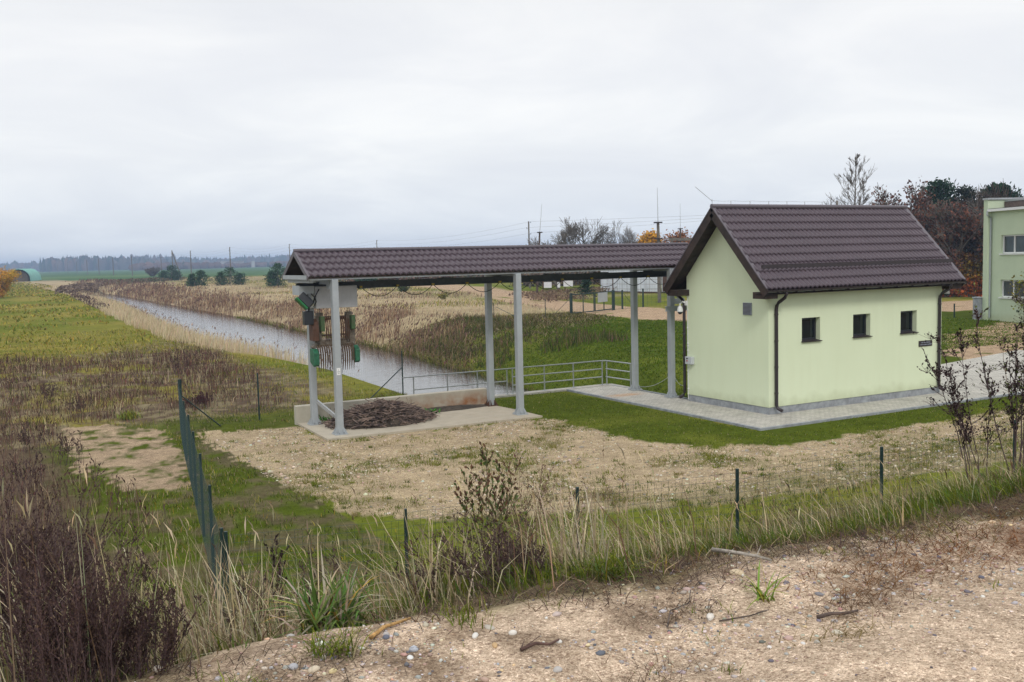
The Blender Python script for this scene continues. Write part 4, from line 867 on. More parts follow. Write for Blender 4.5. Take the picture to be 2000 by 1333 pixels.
p=MB(); q=A+nF*0.35-dF*0.75; p.box(q.x-0.3,q.x+0.3,q.y-0.25,q.y+0.25,-0.1,1.5); p.box(q.x-0.34,q.x+0.34,q.y-0.29,q.y+0.29,1.5,1.58); p.box(q.x-0.25,q.x+0.25,q.y-0.27,q.y-0.252,0.2,1.4)
o=p.build('utility_cabinet',M_plinth,bevel=0.01); tag(o,'grey cabinet against the left end of the two storey building','cabinet')
p=MB(); p.tube([(62.0,46.5,-0.3),(62.0,46.5,0.95)],0.05,8); p.tube([(62.0,46.5,0.95),(62.0,46.5,0.99)],0.06,8); tag(p.build('marker_post',M_fence),'short green post standing in the lawn left of the two storey building','post')
# tarp covered hay stack far left
hs=empty('hay_stack',(28,460,0),'dark hay stack under an arched green tarpaulin at the far left','hay stack')
def arch(x0,y0,x1,y1,wd,h,n=10,off=0.0,bump=0.0):
    V=[];d=Vector((x1-x0,y1-y0,0)); Lh=d.length; d.normalize(); s_=Vector((d.y,-d.x,0)); K=24
    for i in range(K+1):
        c=Vector((x0,y0,0))+d*(Lh*i/K); hh=h+off+bump*math.sin(i*1.7)*0.4
        for k in range(n+1):
            a=math.pi*k/n; p=c+s_*(-math.cos(a)*(wd/2+off)); V.append((p.x,p.y,max(0,math.sin(a)**0.75*hh)))
    idx=np.arange((K+1)*(n+1)).reshape(K+1,n+1); F=np.stack([idx[:-1,:-1],idx[:-1,1:],idx[1:,1:],idx[1:,:-1]],-1).reshape(-1,4); return np.array(V),F
V,F=arch(22.6,455,30.0,502,8,4.7); caps=[np.arange(11)[None,::-1],]
npmesh('hay',V,[F,caps[0]],M_hay,parent=hs)
V,F=arch(22.7,453.5,30.3,504,8.3,4.9,off=0.2,bump=0.6); npmesh('tarpaulin',V,[F],M_tarp,parent=hs,smooth=True)
# long low ruin far away
rn=empty('ruined_building',(350,1460,0),'long low pale ruined building with openings in front of the distant forest','building')
mb=MB()
mb.box(335,344,1455,1463,0,10); mb.box(344,368,1456,1462,7.2,9.5)
for k in range(7): mb.box(345+k*3.4,346.2+k*3.4,1456.1,1461.9,0,7.2)
mb.box(378,382,1450,1456,0,9); mb.build('wall',mat('pale_ruin',(0.36,0.36,0.36),0.9),rn); MB().box(334.5,368.5,1454.5,1463.5,9.6,10.2).build('roof',M_plinth,rn)
# ------------------------------------------------------------------ vegetation helpers
def blades(name,x,y,h,w,col,lean=0.35,lsd=0.25,z0=None,parent=None,winddir=None,plume=None,m=None,kind='stuff',seed=0):
    g=np.random.default_rng(1000+seed); n=len(x); z=height(x,y)-0.02 if z0 is None else z0
    az=g.uniform(0,2*np.pi,n) if winddir is None else winddir+g.normal(0,0.9,n)
    le=np.clip(g.normal(lean,lsd,n),0.02,1.3); d=np.stack([np.cos(az),np.sin(az)],-1); a2=g.uniform(0,2*np.pi,n); s=np.stack([np.cos(a2),np.sin(a2)],-1)*(w/2)[:,None]
    B=np.stack([x,y,z],-1); up=np.sqrt(np.maximum(0.15,1-(le*0.75)**2))
    def pt(t,k): # along blade
        P=B.copy(); P[:,:2]+=d*(h*le*t**2)[:,None]; P[:,2]+=h*up*t**(1.0)*(1-0.18*le*t); return P
    V=[]
    P0=pt(0,0); P1=pt(0.5,0); P2=pt(1,0)
    S=np.concatenate([s,np.zeros((n,1))],1)
    V=np.stack([P0-S,P0+S,P1-S*0.85,P1+S*0.85,P2],1).reshape(-1,3)
    b=np.arange(n)*5
    F4=np.stack([b,b+1,b+3,b+2],-1); F3=np.stack([b+2,b+3,b+4],-1)
    cc=np.repeat(col,5,axis=0)
    fl=[F4,F3]
    if plume is not None:
        k=plume['mask']; m_=k.sum(); Q=P2[k]; ps=plume['size'][k] if np.ndim(plume['size']) else np.full(m_,plume['size'])
        SS=S[k]/np.maximum(np.linalg.norm(S[k],axis=1),1e-6)[:,None]*(ps*plume.get('wf',0.16))[:,None]
        dn_=np.zeros_like(Q); dn_[:,2]=1; dd=np.concatenate([d[k],np.zeros((m_,1))],1)
        T=Q+dd*(ps*0.45)[:,None]+dn_*(ps*0.75)[:,None]; Mi=Q+dd*(ps*0.15)[:,None]+dn_*(ps*0.4)[:,None]
        V2=np.stack([Q-dn_*(ps*0.1)[:,None],Mi-SS,T,Mi+SS],1).reshape(-1,3); b2_=len(V)+np.arange(m_)*4
        fl.append(np.stack([b2_,b2_+1,b2_+2,b2_+3],-1)); V=np.concatenate([V,V2]); cc=np.concatenate([cc,np.repeat(plume['col'][k],4,axis=0)])
        fl=[np.concatenate([F4,fl[2]]),F3]
    o=npmesh(name,V,fl,m or M_blade,parent=parent,col=cc)
    if kind: tag(o,kind=kind)
    return o
def scatter(n,x0,x1,y0,y1,dens,seed):
    g=np.random.default_rng(seed); x=g.uniform(x0,x1,n); y=g.uniform(y0,y1,n); k=g.random(n)<dens(x,y); return x[k],y[k]
def pal(n,cols,probs,seed,var=0.22):
    g=np.random.default_rng(seed); c=np.array(cols)[g.choice(len(cols),n,p=np.array(probs)/sum(probs))]
    return np.clip(c*(1+g.normal(0,var,(n,1)))*(1+g.normal(0,0.06,(n,3))),0.004,0.9)
def U(a,b,n,seed): return np.random.default_rng(seed).uniform(a,b,n)
G1=(0.092,0.125,0.012); G2=(0.165,0.19,0.022); G3=(0.048,0.072,0.012); T1=(0.46,0.375,0.24); T2=(0.31,0.25,0.155); T3=(0.56,0.49,0.35); B1=(0.13,0.085,0.055); B2=(0.085,0.05,0.042); Y1=(0.32,0.26,0.045)
dist=lambda x,y:np.hypot(x,y)
# lawn
def d_lawn(x,y): return (inpoly(x,y,[(p[0]*1.0,p[1]) for p in LAWN])&~inpoly(x,y,YARD)&~((x>19.4)&(y>20.7))&~((x>19.4)&(x<21.7)&(y>20)))*1.0
x,y=scatter(60000,15.3,33,18.4,31.2,d_lawn,1)
blades('lawn_grass',x,y,U(0.03,0.09,len(x),2),U(0.012,0.022,len(x),3),pal(len(x),[G1,G2,G3,T2],[5,4,2,0.5],4),lean=0.5,seed=1)
# grass strip along left fence and behind the wall
def d_strip(x,y):
    n=fbm(x,y,0.8,71); fx=np.interp(y,[13.4,31.2],[2.95,5.74])
    a=((x>fx-1.6)&(x<6.6)&(y<31)&(y>12.5)&~inpoly(x,y,SANDP)&~inpoly(x,y,YARD)); b=(y>=29.6)&(y<35.2)&(x>5.5)&(x<14.9)&~((x>8.7)&(y<30.3)); c=(y>12)&(y<17)&(x>6)&(x<18)&~inpoly(x,y,YARD)
    return (a|b|c)*np.clip((n-0.33)*4,0.06,1)*(0.35+0.65*(fbm(x,y,0.5,22)<0.52))
x,y=scatter(95000,1.5,18,12,35.2,d_strip,5)
blades('verge_grass',x,y,U(0.04,0.17,len(x),6),U(0.011,0.02,len(x),7),pal(len(x),[G1,(0.12,0.145,0.035),G3,T2,Y1,B1,(0.09,0.105,0.03)],[4,3,3,2.5,0.8,1.2,3],8),lean=0.5,seed=2)
# tufts on the gravel
g=np.random.default_rng(9); tx=[];ty=[];th=[];tc=[]
n=0
while n<3300:
    cx,cy=g.uniform(6,34),g.uniform(14,30)
    if not inpoly(np.array([cx]),np.array([cy]),YARD)[0]: continue
    pr=0.10+0.9*max(0,(float(fbm(np.array([cx]),np.array([cy]),2.0,21)[0])-0.45)*4)+0.5*max(0,(17.5-cy)/3)
    if g.random()>pr: n+=0.2; continue
    k=int(g.integers(6,34)); r=g.uniform(0.03,0.18); tx.append(g.normal(cx,r,k)); ty.append(g.normal(cy,r,k)); th.append(np.full(k,g.uniform(0.04,0.14))*g.uniform(0.6,1.2,k))
    base=[G1,G2,(0.19,0.17,0.045),(0.24,0.19,0.08)][g.choice(4,p=[.4,.3,.2,.1])]; tc.append(np.tile(base,(k,1))*g.uniform(0.75,1.3,(k,1))); n+=1
x=np.concatenate(tx);y=np.concatenate(ty)
blades('yard_weeds',x,y,np.concatenate(th),U(0.01,0.018,len(x),10),np.concatenate(tc),lean=0.6,seed=3)
# low dry haze of tiny grass on gravel
x,y=scatter(60000,6,34,14,30,lambda x,y:inpoly(x,y,YARD)*np.clip((fbm(x,y,2.0,21)-0.42)*3.5+(fbm(x,y,0.5,91)-0.5)*1.5,0.03,1)*0.8+0.0,11)
blades('yard_weeds',x,y,U(0.015,0.05,len(x),12),U(0.008,0.014,len(x),13),pal(len(x),[(0.20,0.19,0.07),G2,T2,(0.25,0.2,0.11)],[3,2,2,2],14),lean=0.7,seed=4)
# grassy far bank behind the shelter
x,y=scatter(260000,21.7,62,27,74,lambda x,y:((y>31.8)|(x>21.75))*(x>shoreR(y)-0.2)*(sm((82-y+8*(fbm(x,y,5,206)-0.5))/20)>0.12)*np.where(x>36,1,sm((82-y)/20))*(~inpoly(x,y,TRACK))*(~inpoly(x,y,TRK2))*(1-sm((x-44)/12)*0.7)*((x<29.3)|(y>31))*(~((y<32)&(x>27))),15)
mixn=fbm(x,y,4,73); lc=pal(len(x),[(0.11,0.16,0.015),(0.18,0.22,0.026),(0.065,0.12,0.017),(0.12,0.21,0.02)],[4,3,2.5,4],16,0.15); tc2=pal(len(x),[(0.21,0.17,0.085),B1,G3,T2,(0.13,0.14,0.035),T1],[3,2,2.5,2.5,3,0.8],17)
tm=(sm((y-47-12*(mixn-0.5)-0.85*(x-25))/9)*0.8>np.random.default_rng(18).random(len(x)))
dd=dist(x,y); blades('bank_grass',x,y,U(0.06,0.17,len(x),19)*(1+tm*1.2),np.maximum(0.02,dd*0.0006)*U(0.8,1.4,len(x),20),np.where(tm[:,None],tc2,lc),lean=0.75,lsd=0.2,winddir=-1.9,seed=5)
# left meadow: green and brown weeds
def d_weed(x,y): return (1-sm((y-52)/24)*0.6)*np.clip((fbm(x,y,1.3,75)-0.28)*3.5,0.1,1)*(x<np.interp(y,[29,34,47,60,90],[14,13.6,14.6,12.6,12]))*((y>31.4)|(x<5.4))*~inpoly(x,y,SANDP)*(((y>33.2)|(x<6)))
x,y=scatter(105000,-6,15,19,84,d_weed,21)
nb=fbm(x,y,2.6,77); zb=(1-sm((y-57-16*(fbm(x,y,6,76)-0.5))/6))*sm((y-33)/2.5)*sm((np.interp(y,[30,33,45,60],[8.8,10,12.4,13.2])-x+1.5*(fbm(x,y,2,205)-0.5))/1.2)
zb=np.maximum(zb,(x<3.2)&(y<34)); br=(np.random.default_rng(22).random(len(x))<zb*np.clip((nb-0.30)*4,0.08,0.86))
cc=np.where(br[:,None],pal(len(x),[B1,B2,T2,T1,(0.16,0.075,0.065),G3],[4,4.5,2,0.9,3,1.2],23),pal(len(x),[G2,Y1,G1,T2,(0.25,0.23,0.07)],[3.5,4,2.5,2,4],24))
hh=np.where(br,U(0.12,0.55,len(x),25)*(0.5+fbm(x,y,1.5,204)),U(0.05,0.2,len(x),26)); blades('meadow_weeds',x,y,hh,np.maximum(0.009,dist(x,y)*0.00045)*U(0.7,1.4,len(x),27),cc,lean=0.3,seed=6,
  plume=dict(mask=br&(U(0,1,len(x),28)<0.25),size=U(0.05,0.14,len(x),29),col=pal(len(x),[B2,(0.07,0.04,0.04),(0.13,0.065,0.06)],[3,2,1],30)))
# far meadow tufts, left
x,y=scatter(60000,-30,25,60,420,lambda x,y:(x<np.interp(y,[60,90,137,268,400],[12,12.5,15,21.5,28]))*(x>-0.10*y-8+0*x)*np.clip((140/np.maximum(y,60))**1.3,0.06,1)*(fbm(x,y,7,79)>0.4),31)
blades('meadow_grass',x,y,U(0.12,0.4,len(x),32),dist(x,y)*0.0011*U(0.8,1.6,len(x),33),pal(len(x),[G2,Y1,G1,(0.34,0.25,0.08),(0.26,0.24,0.07)],[3,4,2,2,3],34),lean=0.6,seed=7)
# left reed bed, pale
x,y=scatter(170000,10,34,46,300,lambda x,y:(x>np.interp(y,[46,53,58,68,91,137,268,400],[14.9,14.4,13,12.1,12.8,15.1,21.6,28])+1.2*(fbm(x,y,3,81)-0.4))*(x<shoreL(y)+0.5+2.6*(fbm(x,y,3,82)-0.45))*np.clip((95/y)**1.2,0.1,1)*sm((y-46)/9),35)
d_=dist(x,y); hgt=U(0.8,1.5,len(x),36)*(0.5+0.9*sm((x-shoreL(y)+4)/4))*(0.8+0.4*fbm(x,y,4,83))
blades('reed_bed',x,y,hgt,np.maximum(0.014,d_*0.0004)*U(0.8,1.3,len(x),37),pal(len(x),[(0.50,0.41,0.27),(0.56,0.46,0.31),T2,(0.38,0.33,0.19)],[5,5,1.5,1],38,0.12),lean=0.22,lsd=0.12,winddir=0.6,seed=8,
  plume=dict(mask=(U(0,1,len(x),39)<0.12)&(x>shoreL(y)-2.2),size=U(0.16,0.3,len(x),40)*np.maximum(1,d_*0.009),col=pal(len(x),[(0.2,0.13,0.09),(0.3,0.22,0.15)],[3,1],41)))
# right reed bed, brown with plumes
def d_rr(x,y):
    s=x-shoreR(y); return (s>-0.2+0.8*(fbm(x,y,4,84)-0.5))*(s<4.2+7*(fbm(x,y,9,85)-0.45)+0.012*y)*sm((y-51-0.7*s)/5)*np.clip((75/y)**1.15,0.10,1)*np.clip((fbm(x,y,3.5,203)-0.34)*5,0.12,1)
x,y=scatter(150000,25,56,52,330,d_rr,42); d_=dist(x,y)
hgt=U(0.7,1.5,len(x),43)*(0.65+0.6*fbm(x,y,4,86))
blades('reed_bed',x,y,hgt,np.maximum(0.018,d_*0.00042)*U(0.8,1.3,len(x),44),pal(len(x),[(0.27,0.18,0.11),(0.19,0.115,0.08),(0.38,0.28,0.17),(0.14,0.085,0.065)],[4,4,2.5,3],45,0.15),lean=0.3,lsd=0.15,winddir=0.3,seed=9,
  plume=dict(mask=U(0,1,len(x),46)<0.35,size=U(0.22,0.38,len(x),47)*np.maximum(1,d_*0.008),col=pal(len(x),[(0.11,0.065,0.055),(0.17,0.10,0.08)],[3,2],48)))
x,y=scatter(9000,26,38,47,72,lambda x,y:(x-shoreR(y)>1.2)*(x-shoreR(y)<9)*(fbm(x,y,3.2,208)>0.53),411)
blades('bank_tussocks',x,y,U(0.35,0.85,len(x),412),U(0.03,0.05,len(x),413),pal(len(x),[(0.05,0.075,0.018),(0.08,0.10,0.025),B1,(0.16,0.12,0.06)],[4,3,2,2],414),lean=0.4,seed=19)
# sedge fringe at the water
x,y=scatter(60000,22,33,32,130,lambda x,y:(np.abs(x-shoreR(y)-0.1-0.5*(fbm(x,y,2,87)-0.5))<0.8)*np.clip(60/y,0.3,1),49)
blades('sedge_fringe',x,y,U(0.25,0.6,len(x),50),np.maximum(0.018,dist(x,y)*0.0005),pal(len(x),[G2,G1,(0.22,0.19,0.06),T2,B1],[4,3,3,1.5,1.5],51),lean=0.6,winddir=-2.6,seed=10)
# tan grass plain on the right bank
x,y=scatter(200000,26,100,50,420,lambda x,y:(x-shoreR(y)>3+3*(fbm(x,y,7,88)-0.5)+10*(1-sm((y-58)/26)))*(~inpoly(x,y,TRACK))*(~inpoly(x,y,TRK2))*np.clip((85/y)**1.1,0.08,1)*(x<32+0.22*y+12*fbm(x,y,30,89))*((y>64)|(x<36)),52); d_=dist(x,y)
nn=fbm(x,y,9,90); mixc=pal(len(x),[T1,T2,(0.44,0.36,0.24),(0.38,0.31,0.19)],[5,1.5,4,2],53,0.12); mixb=pal(len(x),[B1,B2,T2,(0.17,0.10,0.08)],[3,2,2,3],54); mixg=pal(len(x),[G2,G1,Y1,T2],[3,2,3,1],55)
q=U(0,1,len(x),56); cc=np.where((q<sm((nn-0.58)*8)*0.7)[:,None],mixb,mixc); cc=np.where((q>1-sm((fbm(x,y,13,92)-0.5)*6)*0.7*(x-shoreR(y)>10))[:,None],mixg,cc)
blades('dry_plain_grass',x,y,U(0.12,0.36,len(x),57)*(1+0.9*sm((nn-0.55)*6)),np.maximum(0.016,d_*0.00045)*U(0.8,1.4,len(x),58),cc,lean=0.5,winddir=0.2,seed=11)
# dyke slope: long dry and green grass
EDGE=lambda x:np.interp(x,[-3,0.2,0.8,1.33,2.1,2.7,3.5,4.3,5.8,8,14],[3.2,3.4,3.95,4.35,3.8,3.7,3.9,3.75,3.6,3.45,3.3])
def d_sl(x,y): return sm((y-EDGE(x)-0.1+0.6*(fbm(x,y,0.6,93)-0.5))/0.6)*(1-sm((y-12.2)/1.8))*np.clip((fbm(x,y,1.2,94)-0.2)*2.8,0.25,1)*(x<1.2+1.6*y)*(x>-1.5)
x,y=scatter(150000,-1.5,22,3.6,14,d_sl,59)
tall=U(0,1,len(x),60)<np.clip(0.78-0.075*x,0.24,0.75)*sm((y-EDGE(x)-0.15)/0.6)*np.clip((fbm(x,y,0.8,202)-0.3)*4,0.15,1)
blades('dyke_grass',x[~tall],y[~tall],U(0.04,0.17,(~tall).sum(),61)*(0.6+0.8*fbm(x[~tall],y[~tall],0.5,201)),U(0.005,0.010,(~tall).sum(),62),pal((~tall).sum(),[G1,(0.12,0.14,0.035),G3,T2,T1,Y1,B1,(0.09,0.11,0.035)],[3,3,3,4,1.8,0.8,2,3],63),lean=0.6,winddir=None,seed=12)
xt,yt=x[tall],y[tall]; nt_=len(xt)
blades('tall_dry_grass',xt,yt,U(0.22,0.66,nt_,64)*np.clip(1.38-0.12*xt,0.5,1.3),U(0.0035,0.007,nt_,65),pal(nt_,[T1,T3,T2,(0.30,0.27,0.15),B1,(0.2,0.21,0.07)],[3.5,2,3,2,1.6,1.5],66),lean=0.5,lsd=0.33,winddir=2.6,seed=13,
  plume=dict(mask=U(0,1,nt_,67)<0.35,wf=0.045,size=U(0.06,0.13,nt_,68),col=pal(nt_,[T2,T1,B1],[2,2,1],69)))
# extra green bunches near the edge on the right and dead thatch
x,y=scatter(70000,2,13,3.9,8,lambda x,y:(y>EDGE(x)+0.45)*(fbm(x,y,0.7,95)>0.56)*1.0,70)
blades('dyke_grass',x,y,U(0.08,0.20,len(x),71),U(0.004,0.008,len(x),72),pal(len(x),[G1,G2,(0.10,0.16,0.04)],[3,3,3],73),lean=0.55,winddir=2.8,seed=14)
x,y=scatter(120000,0,13,3.2,6,lambda x,y:sm(1-np.abs(y-EDGE(x)-0.18)/(0.35+0.06*np.clip(x,0,6)))*np.clip(0.35+0.2*x,0,1)*(fbm(x,y,0.5,96)>0.40)*1.0,74)
blades('dead_thatch',x,y,U(0.06,0.2,len(x),75),U(0.003,0.006,len(x),76),pal(len(x),[(0.065,0.045,0.04),B1,T2,(0.13,0.075,0.045)],[5,3,1.2,1.2],77),lean=1.2,lsd=0.1,seed=15)
# russet creeping weeds and sparse green on the road
g=np.random.default_rng(78); px_=[];py_=[];cc_=[];hh_=[]
for cx,cy,r,k,c in [(3.95,3.35,0.30,1500,(0.17,0.085,0.035)),(4.5,3.38,0.35,1300,(0.16,0.07,0.03)),(5.1,3.35,0.4,1300,(0.18,0.075,0.03)),(3.55,3.15,0.16,450,(0.12,0.07,0.04)),(3.2,2.9,0.12,250,(0.16,0.12,0.04)),(2.15,3.0,0.14,300,(0.11,0.07,0.045)),(4.75,3.72,0.3,600,(0.15,0.15,0.03)),(2.75,3.45,0.15,300,(0.09,0.06,0.04)),(6.2,3.6,0.5,900,(0.17,0.075,0.03)),(1.1,3.75,0.25,500,(0.08,0.06,0.045)),(0.9,3.5,0.2,300,(0.08,0.06,0.045))]:
    px_.append(g.normal(cx,r,k)); py_.append(g.normal(cy,r*0.45,k)); cc_.append(np.tile(c,(k,1))*g.uniform(0.6,1.5,(k,1))); hh_.append(g.uniform(0.04,0.15,k))
blades('creeping_weeds',np.concatenate(px_),np.concatenate(py_),np.concatenate(hh_),U(0.0025,0.005,sum(map(len,px_)),79),np.concatenate(cc_),lean=1.15,lsd=0.12,seed=16)
px_=[];py_=[];cc_=[];hh_=[]
for i in range(130):
    cx=g.uniform(0.3,6.5); cy=g.uniform(2.2,4.4)
    if g.random()>math.exp(-(EDGE(cx)-cy)*1.7): continue
    k=int(g.integers(6,30)); r=g.uniform(0.015,0.05); px_.append(g.normal(cx,r,k)); py_.append(g.normal(cy,r,k)); cc_.append(np.tile([G1,G2,(0.10,0.16,0.04)][g.integers(3)],(k,1))*g.uniform(0.7,1.3,(k,1))); hh_.append(g.uniform(0.02,0.09,k))
blades('road_weeds',np.concatenate(px_),np.concatenate(py_),np.concatenate(hh_),U(0.0025,0.005,sum(map(len,px_)),80),np.concatenate(cc_),lean=0.7,seed=17)
# ------------------------------------------------------------------ single grass clumps (things)
def clump(name,cx,cy,n,hmin,hmax,w,cols,probs,label,cat,seed,lean=0.55,group=None,r=0.05,z=None):
    g=np.random.default_rng(seed); x=g.normal(cx,r,n); y=g.normal(cy,r,n); z0=np.full(n,(H(cx,cy) if z is None else z)-0.01)
    e=empty(name,(cx,cy,float(z0[0])),label,cat,group)
    # curved broad leaves: three segments
    h=g.uniform(hmin,hmax,n); az=g.uniform(0,2*np.pi,n); le=np.clip(g.normal(lean,0.28,n),0.05,1.3); c=pal(n,cols,probs,seed+1); V=[];F=[];CC=[]
    for i in range(n):
        d=np.array([math.cos(az[i]),math.sin(az[i]),0]); s_=np.array([-d[1],d[0],0])*w*0.5*g.uniform(0.6,1.2); b=len(V)
        for k,t in enumerate((0,0.3,0.6,0.85,1)):
            droop=le[i]*t*t; P=np.array([x[i],y[i],z0[i]])+d*h[i]*(0.15*t+0.75*droop)+np.array([0,0,1])*h[i]*(t-0.55*droop*t)*max(0.45,(1-0.35*le[i])); P[2]=max(P[2],z0[i]+0.01)
            ww=(0.8,1,0.85,0.45,0.05)[k]; V+= [P-s_*ww,P+s_*ww]; CC+=[c[i],c[i]]
        for k in range(4): F.append((b+2*k,b+2*k+1,b+2*k+3,b+2*k+2))
    npmesh('leaves',np.array(V),[np.array(F)],M_leaf,parent=e,col=np.array(CC)); return e
clump('broad_leaf_clump',1.50,4.62,150,0.26,0.50,0.016,[(0.09,0.17,0.04),(0.42,0.36,0.27),(0.30,0.26,0.18),(0.14,0.2,0.05),(0.35,0.25,0.06)],[5,3,2,3,0.7],'large clump of broad half dead green leaves at the road edge left of centre','grass clump',301,lean=0.6,r=0.07)
clump('grass_tuft',1.25,3.79,110,0.08,0.2,0.005,[G1,G2,T2],[4,3,1],'short green grass tuft on the sand below the broad leaved clump','grass tuft',303,lean=0.7)
clump('grass_tuft',3.2,3.39,26,0.08,0.26,0.011,[(0.16,0.24,0.04),(0.22,0.26,0.05),Y1],[4,2,0.7],'bright green broad bladed tuft on the road between pebbles','grass tuft',305,lean=0.6,r=0.02)
clump('grass_tuft',1.86,3.85,60,0.07,0.17,0.005,[G1,G2,T2],[3,3,1],'thin green tuft at the sand edge right of the yellow stick','grass tuft',307,lean=0.5)
clump('grass_tuft',2.8,4.05,170,0.12,0.28,0.006,[G1,G2,(0.1,0.16,0.05)],[4,3,3],'bushy green tuft on the shoulder right of the leaning weeds','grass tuft',309,lean=0.6)
clump('grass_tuft',0.80,3.62,70,0.06,0.16,0.005,[G1,G2,T2],[3,3,1],'green tuft on the sand nearest the big brown bushes','grass tuft',311,lean=0.6)
clump('grass_tuft',11.6,17.0,500,0.06,0.18,0.014,[B1,T2,G2,(0.2,0.15,0.08)],[4,3,2,2],'flat brown and green tussock alone on the gravel beyond the fence','grass tuft',313,lean=1.0,r=0.28)
clump('weed_plant',13.15,29.15,60,0.12,0.3,0.05,[(0.05,0.15,0.03),(0.08,0.2,0.04)],[1,1],'bright green leafy weed at the right foot of the stick heap','weed',315,lean=0.8,r=0.16,z=0.1)
clump('weed_plant',9.75,29.5,40,0.12,0.3,0.05,[(0.05,0.15,0.03),(0.08,0.2,0.04)],[1,1],'bright green leafy weed behind the left end of the stick heap','weed',317,lean=0.8,r=0.12,z=0.1)
clump('grass_tuft',4.8,30.9+4,200,0.2,0.5,0.02,[(0.16,0.22,0.05),G2,Y1],[3,3,1],'light green tussock in the brown weeds beyond the first fence post','grass tuft',319,lean=0.5,r=0.15)
clump('straw_clump',2.95,4.62,120,0.3,0.75,0.006,[T1,T3,T2,(0.3,0.27,0.15)],[4,3,2,1],'pale straw coloured grass clump leaning right under the central weeds','grass clump',321,lean=0.35,r=0.12)
clump('straw_clump',2.2,4.75,90,0.25,0.6,0.006,[T1,T3,T2,G2],[4,3,2,1],'straw coloured grass clump with green blades left of the central weeds','grass clump',323,lean=0.4,r=0.1)
clump('straw_clump',1.15,5.0,140,0.3,0.75,0.006,[T1,T3,T2,B1],[4,3,2,1],'tall straw coloured grass clump below the fence corner post','grass clump',325,lean=0.35,r=0.16)
# ------------------------------------------------------------------ dry weeds with stems and seed heads (things)
def weed(name,cx,cy,n,h,spread,label,cat,seed,leaf_cols,nbr=9,leafn=7,leafsz=0.012,stem_r=0.003,leanv=(0,0),group=None,up=0.9,umbel=False,base_r=0.06,z=None,leaf_from=0.35,brlen=0.28,stem_m=None,parts=('stems','foliage')):
    g=random.Random(seed); zb=H(cx,cy) if z is None else z; e=empty(name,(cx,cy,zb),label,cat,group); st=MB(); LV=[];LF=[];LC=[]
    def leaf(p,s,dr=None):
        a=Vector((g.gauss(0,1),g.gauss(0,1),g.gauss(0,1) if dr is None else 0)).normalized(); 
        if dr is not None: a=(a*0.45+dr).normalized()
        b=a.cross(Vector((g.gauss(0,1),g.gauss(0,1),g.gauss(0,1)))).normalized(); k=len(LV); L=s*g.uniform(0.7,1.8); w=s*0.38
        for q in (p,p+a*L*0.5+b*w,p+a*L,p+a*L*0.5-b*w): LV.append(tuple(q))
        LF.append((k,k+1,k+2,k+3)); c=leaf_cols[g.randrange(len(leaf_cols))]; f=g.uniform(0.7,1.35); LC.extend([[c[0]*f,c[1]*f,c[2]*f]]*4)
    for i in range(n):
        a=g.uniform(0,6.283); r=base_r*math.sqrt(g.random()); p=Vector((cx+r*math.cos(a),cy+r*math.sin(a),zb-0.03)); hh=h*g.uniform(0.62,1.05)
        a2=g.uniform(0,6.283); s_=spread*math.sqrt(g.random()); d=Vector((math.cos(a2)*s_+leanv[0],math.sin(a2)*s_+leanv[1],up)).normalized(); pts=[p]; S=7
        for k in range(S):
            d=(d+Vector((g.gauss(0,0.07),g.gauss(0,0.07),0.03*g.random()))).normalized(); pts.append(pts[-1]+d*hh/S)
        st.tube(pts,[stem_r*(1-0.75*k/S) for k in range(S+1)],3,cap=False)
        for b in range(nbr):
            t=g.uniform(leaf_from,1.0)*S; k=min(S-1,int(t)); q=pts[k]+(pts[k+1]-pts[k])*(t-k); dd=(d*0.9+Vector((g.gauss(0,0.55),g.gauss(0,0.55),g.uniform(0,0.5)))).normalized(); L=h*brlen*g.uniform(0.4,1)*(1.15-t/S*0.7)
            q2=q+dd*L*0.55; q3=q2+(dd+Vector((0,0,0.35))).normalized()*L*0.45; st.tube([q,q2,q3],[stem_r*0.45,stem_r*0.32,stem_r*0.15],3,cap=False)
            for l in range(leafn):
                u=g.random(); pp=q+(q2-q)*u*2 if u<0.5 else q2+(q3-q2)*(u*2-1); leaf(pp,leafsz,dd)
            if umbel and g.random()<0.6:
                for l in range(12):
                    ur=leafsz*2.0; c_=q3+Vector((g.gauss(0,ur),g.gauss(0,ur),g.gauss(0,ur*0.25))); st.tube([q3-Vector((0,0,ur)),c_],[stem_r*0.2,stem_r*0.15],3,cap=False); leaf(c_,leafsz*0.8)
    st.build(parts[0],stem_m or M_stem,e)
    if LV: npmesh(parts[1],np.array(LV),[np.array(LF)],M_leaf,parent=e,col=np.array(LC))
    return e
M_dstem=mat('purple_brown_stem',(0.075,0.045,0.046),0.8,noise=0.3,nscale=15); M_tstem=mat('tan_stem',(0.22,0.15,0.10),0.8,noise=0.3,nscale=15)
DB=[(0.075,0.045,0.045),(0.10,0.064,0.055),(0.055,0.034,0.036),(0.13,0.09,0.065)]
BG='brown wormwood bushes in the lower left corner'
